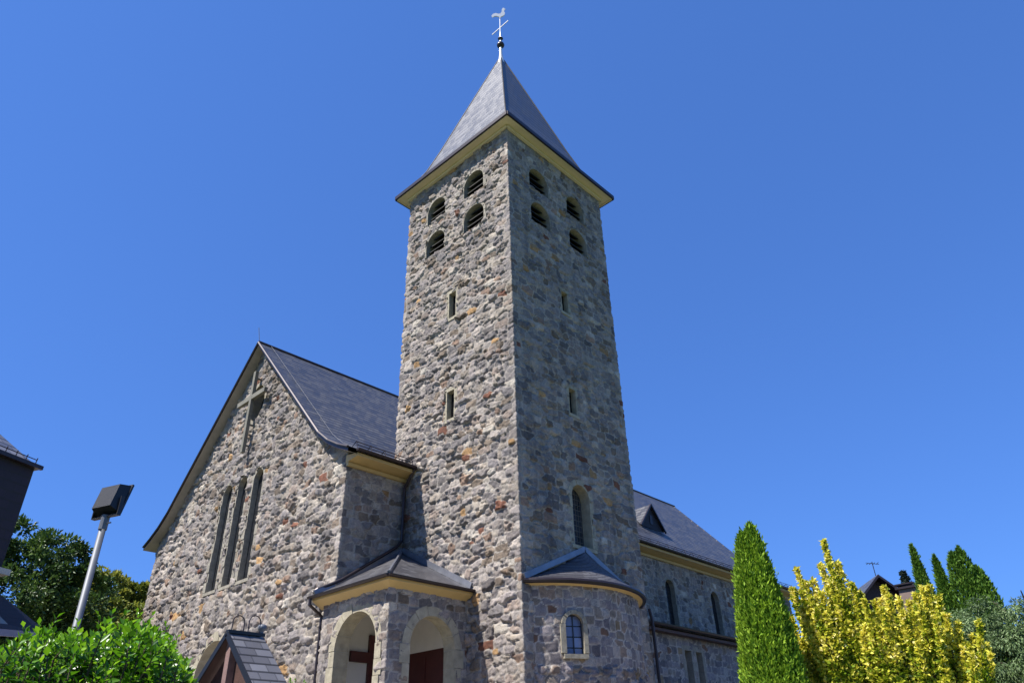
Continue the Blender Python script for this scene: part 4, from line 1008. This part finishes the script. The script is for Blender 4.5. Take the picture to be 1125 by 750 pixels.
mb = MB(); mb.bar(q_(-.13, 0, zA+.015), q_(.51, 0, zA+.015), .09, .05)
for sg in (-1, 1): mb.bar(q_(-.13, 0, zA-.02), q_(-.13, sg*HW, zA-HD-.02), .02, .09, up=(0, 0, 1))
mb.build('ridge', M_BLACK, sr)
mb = MB()
for x0, hh_ in ((-.06, .27), (.22, .30)):
    mb.tube([q_(x0, 0, zA)]+[q_(x0+.10-.10*math.cos(math.pi*k/10), 0, zA+hh_-.1+.10*math.sin(math.pi*k/10)) for k in range(11)]+[q_(x0+.2, 0, zA)], .009, 6)
mb.build('hoop', M_DARKMET, sr)
mb = MB(); mb.lathe([(.045, -.05), (.04, .04), (.03, .06), (.06, .09), (.075, .13), (.06, .17), (.0, .19)], q_(.46, 0, zA), 12); mb.build('finial', M_ZINC, sr, smooth=True)
mb = MB(); mb.poly([q_(.06, -HW*.86, zA-HD*.94), q_(.06, HW*.86, zA-HD*.94), q_(.06, 0, zA-.1)][::-1]); mb.box(q_(.05, -.95, zA-1.9), q_(.09, .95, zA-HD*.9)); mb.build('back_panel', M_BROWN, st)
mb = MB(); mb.box(q_(-.06, -.065, -0.1+g), q_(.055, .065, zA-.13)); mb.build('post', M_POST, st)
for yy in (-.9, .9):
    mb = MB(); mb.box(q_(-.05, yy-.06, -.1+g), q_(.07, yy+.06, zA-HD*.86)); mb.build('post', M_POST, st)

# ------------------------------------------------------------ houses behind the golden shrub
def far_house():
    d = 60; x, y = pos(17.1, d); g = float(zg(x, y)); root = tag(empty('gabled_house', (x, y, g)), 'dark gabled slate roof house rising behind the golden shrub', 'house')
    a = R(38); u = Vector((math.cos(a), math.sin(a), 0)); v = Vector((-u.y, u.x, 0)); za = d*.2015-g   # u: ridge, away from the camera and left
    f = lambda p, q, z: u*p+v*q+Vector((0, 0, z))
    W2, dr = 4.2, 3.9
    mb = MB(); mb.extr([f(.5, -W2+.5, 0), f(.5, W2-.5, 0), f(.5, W2-.5, za-dr+.3), f(.5, 0, za-.25), f(.5, -W2+.5, za-dr+.3)], u*10); mb.build('wall', M_BROWN, root)
    mb = MB()
    for sg in (-1, 1):
        A = [f(-.3, 0, za), f(11, 0, za), f(11, sg*W2, za-dr), f(-.3, sg*W2, za-dr)]; mb.mi = 0; mb.poly(A if sg > 0 else A[::-1]); mb.mi = 1; mb.poly([p-Vector((0, 0, .2)) for p in (A[::-1] if sg > 0 else A)])
        mb.poly([A[0], A[3], A[3]-Vector((0, 0, .2)), A[0]-Vector((0, 0, .2))])
    mb.build('roof', [M_SLATE, M_DARKMET], root)
    mb = MB(); p = f(.2, 0, za); mb.tube([p, p+Vector((0, 0, 1.0))], .03, 5); mb.bar(p+Vector((0, 0, .8))-v*.45, p+Vector((0, 0, .95))+v*.45, .03, .03)
    for k in (-.35, -.1, .15, .35): mb.bar(p+v*k+Vector((0, 0, .88))-u*.25, p+v*k+Vector((0, 0, .88))+u*.25, .03, .03)
    mb.build('antenna', M_DARKMET, root)
    d2 = 58; x2, y2 = pos(15.45, d2); g2 = float(zg(x2, y2))
    r2 = tag(empty('chimney_house', (x2, y2, g2)), 'house showing only its brown chimney with a dark cap between gabled roof and slim thuja', 'house')
    mb = MB(); mb.box((-.45, -.5, 6), (.45, .5, d2*.187-g2-.35)); ch = mb.build('chimney', flat('chimney_render', (.17, .12, .10), .8), r2)
    mb = MB(); zc = d2*.187-g2; mb.box((-.6, -.65, zc-.35), (.6, .65, zc-.22)); mb.box((-.58, -.63, zc-.08), (.58, .63, zc)); 
    for sx_ in (-.5, .5):
        for sy_ in (-.55, .55): mb.box((sx_-.05, sy_-.05, zc-.22), (sx_+.05, sy_+.05, zc-.08))
    mb.build('cap', M_DARKMET, ch)
    mb = MB(); mb.box((-3, -4, -.3), (5, 4, 5.6)); mb.build('wall', M_PLAST, r2)
    mb = MB(); mb.extr([(-3.4, -4.4, 5.5), (-3.4, 4.4, 5.5), (-3.4, 0, 8.6)], (8.8, 0, 0)); mb.build('roof', M_SLATE, r2)
far_house()
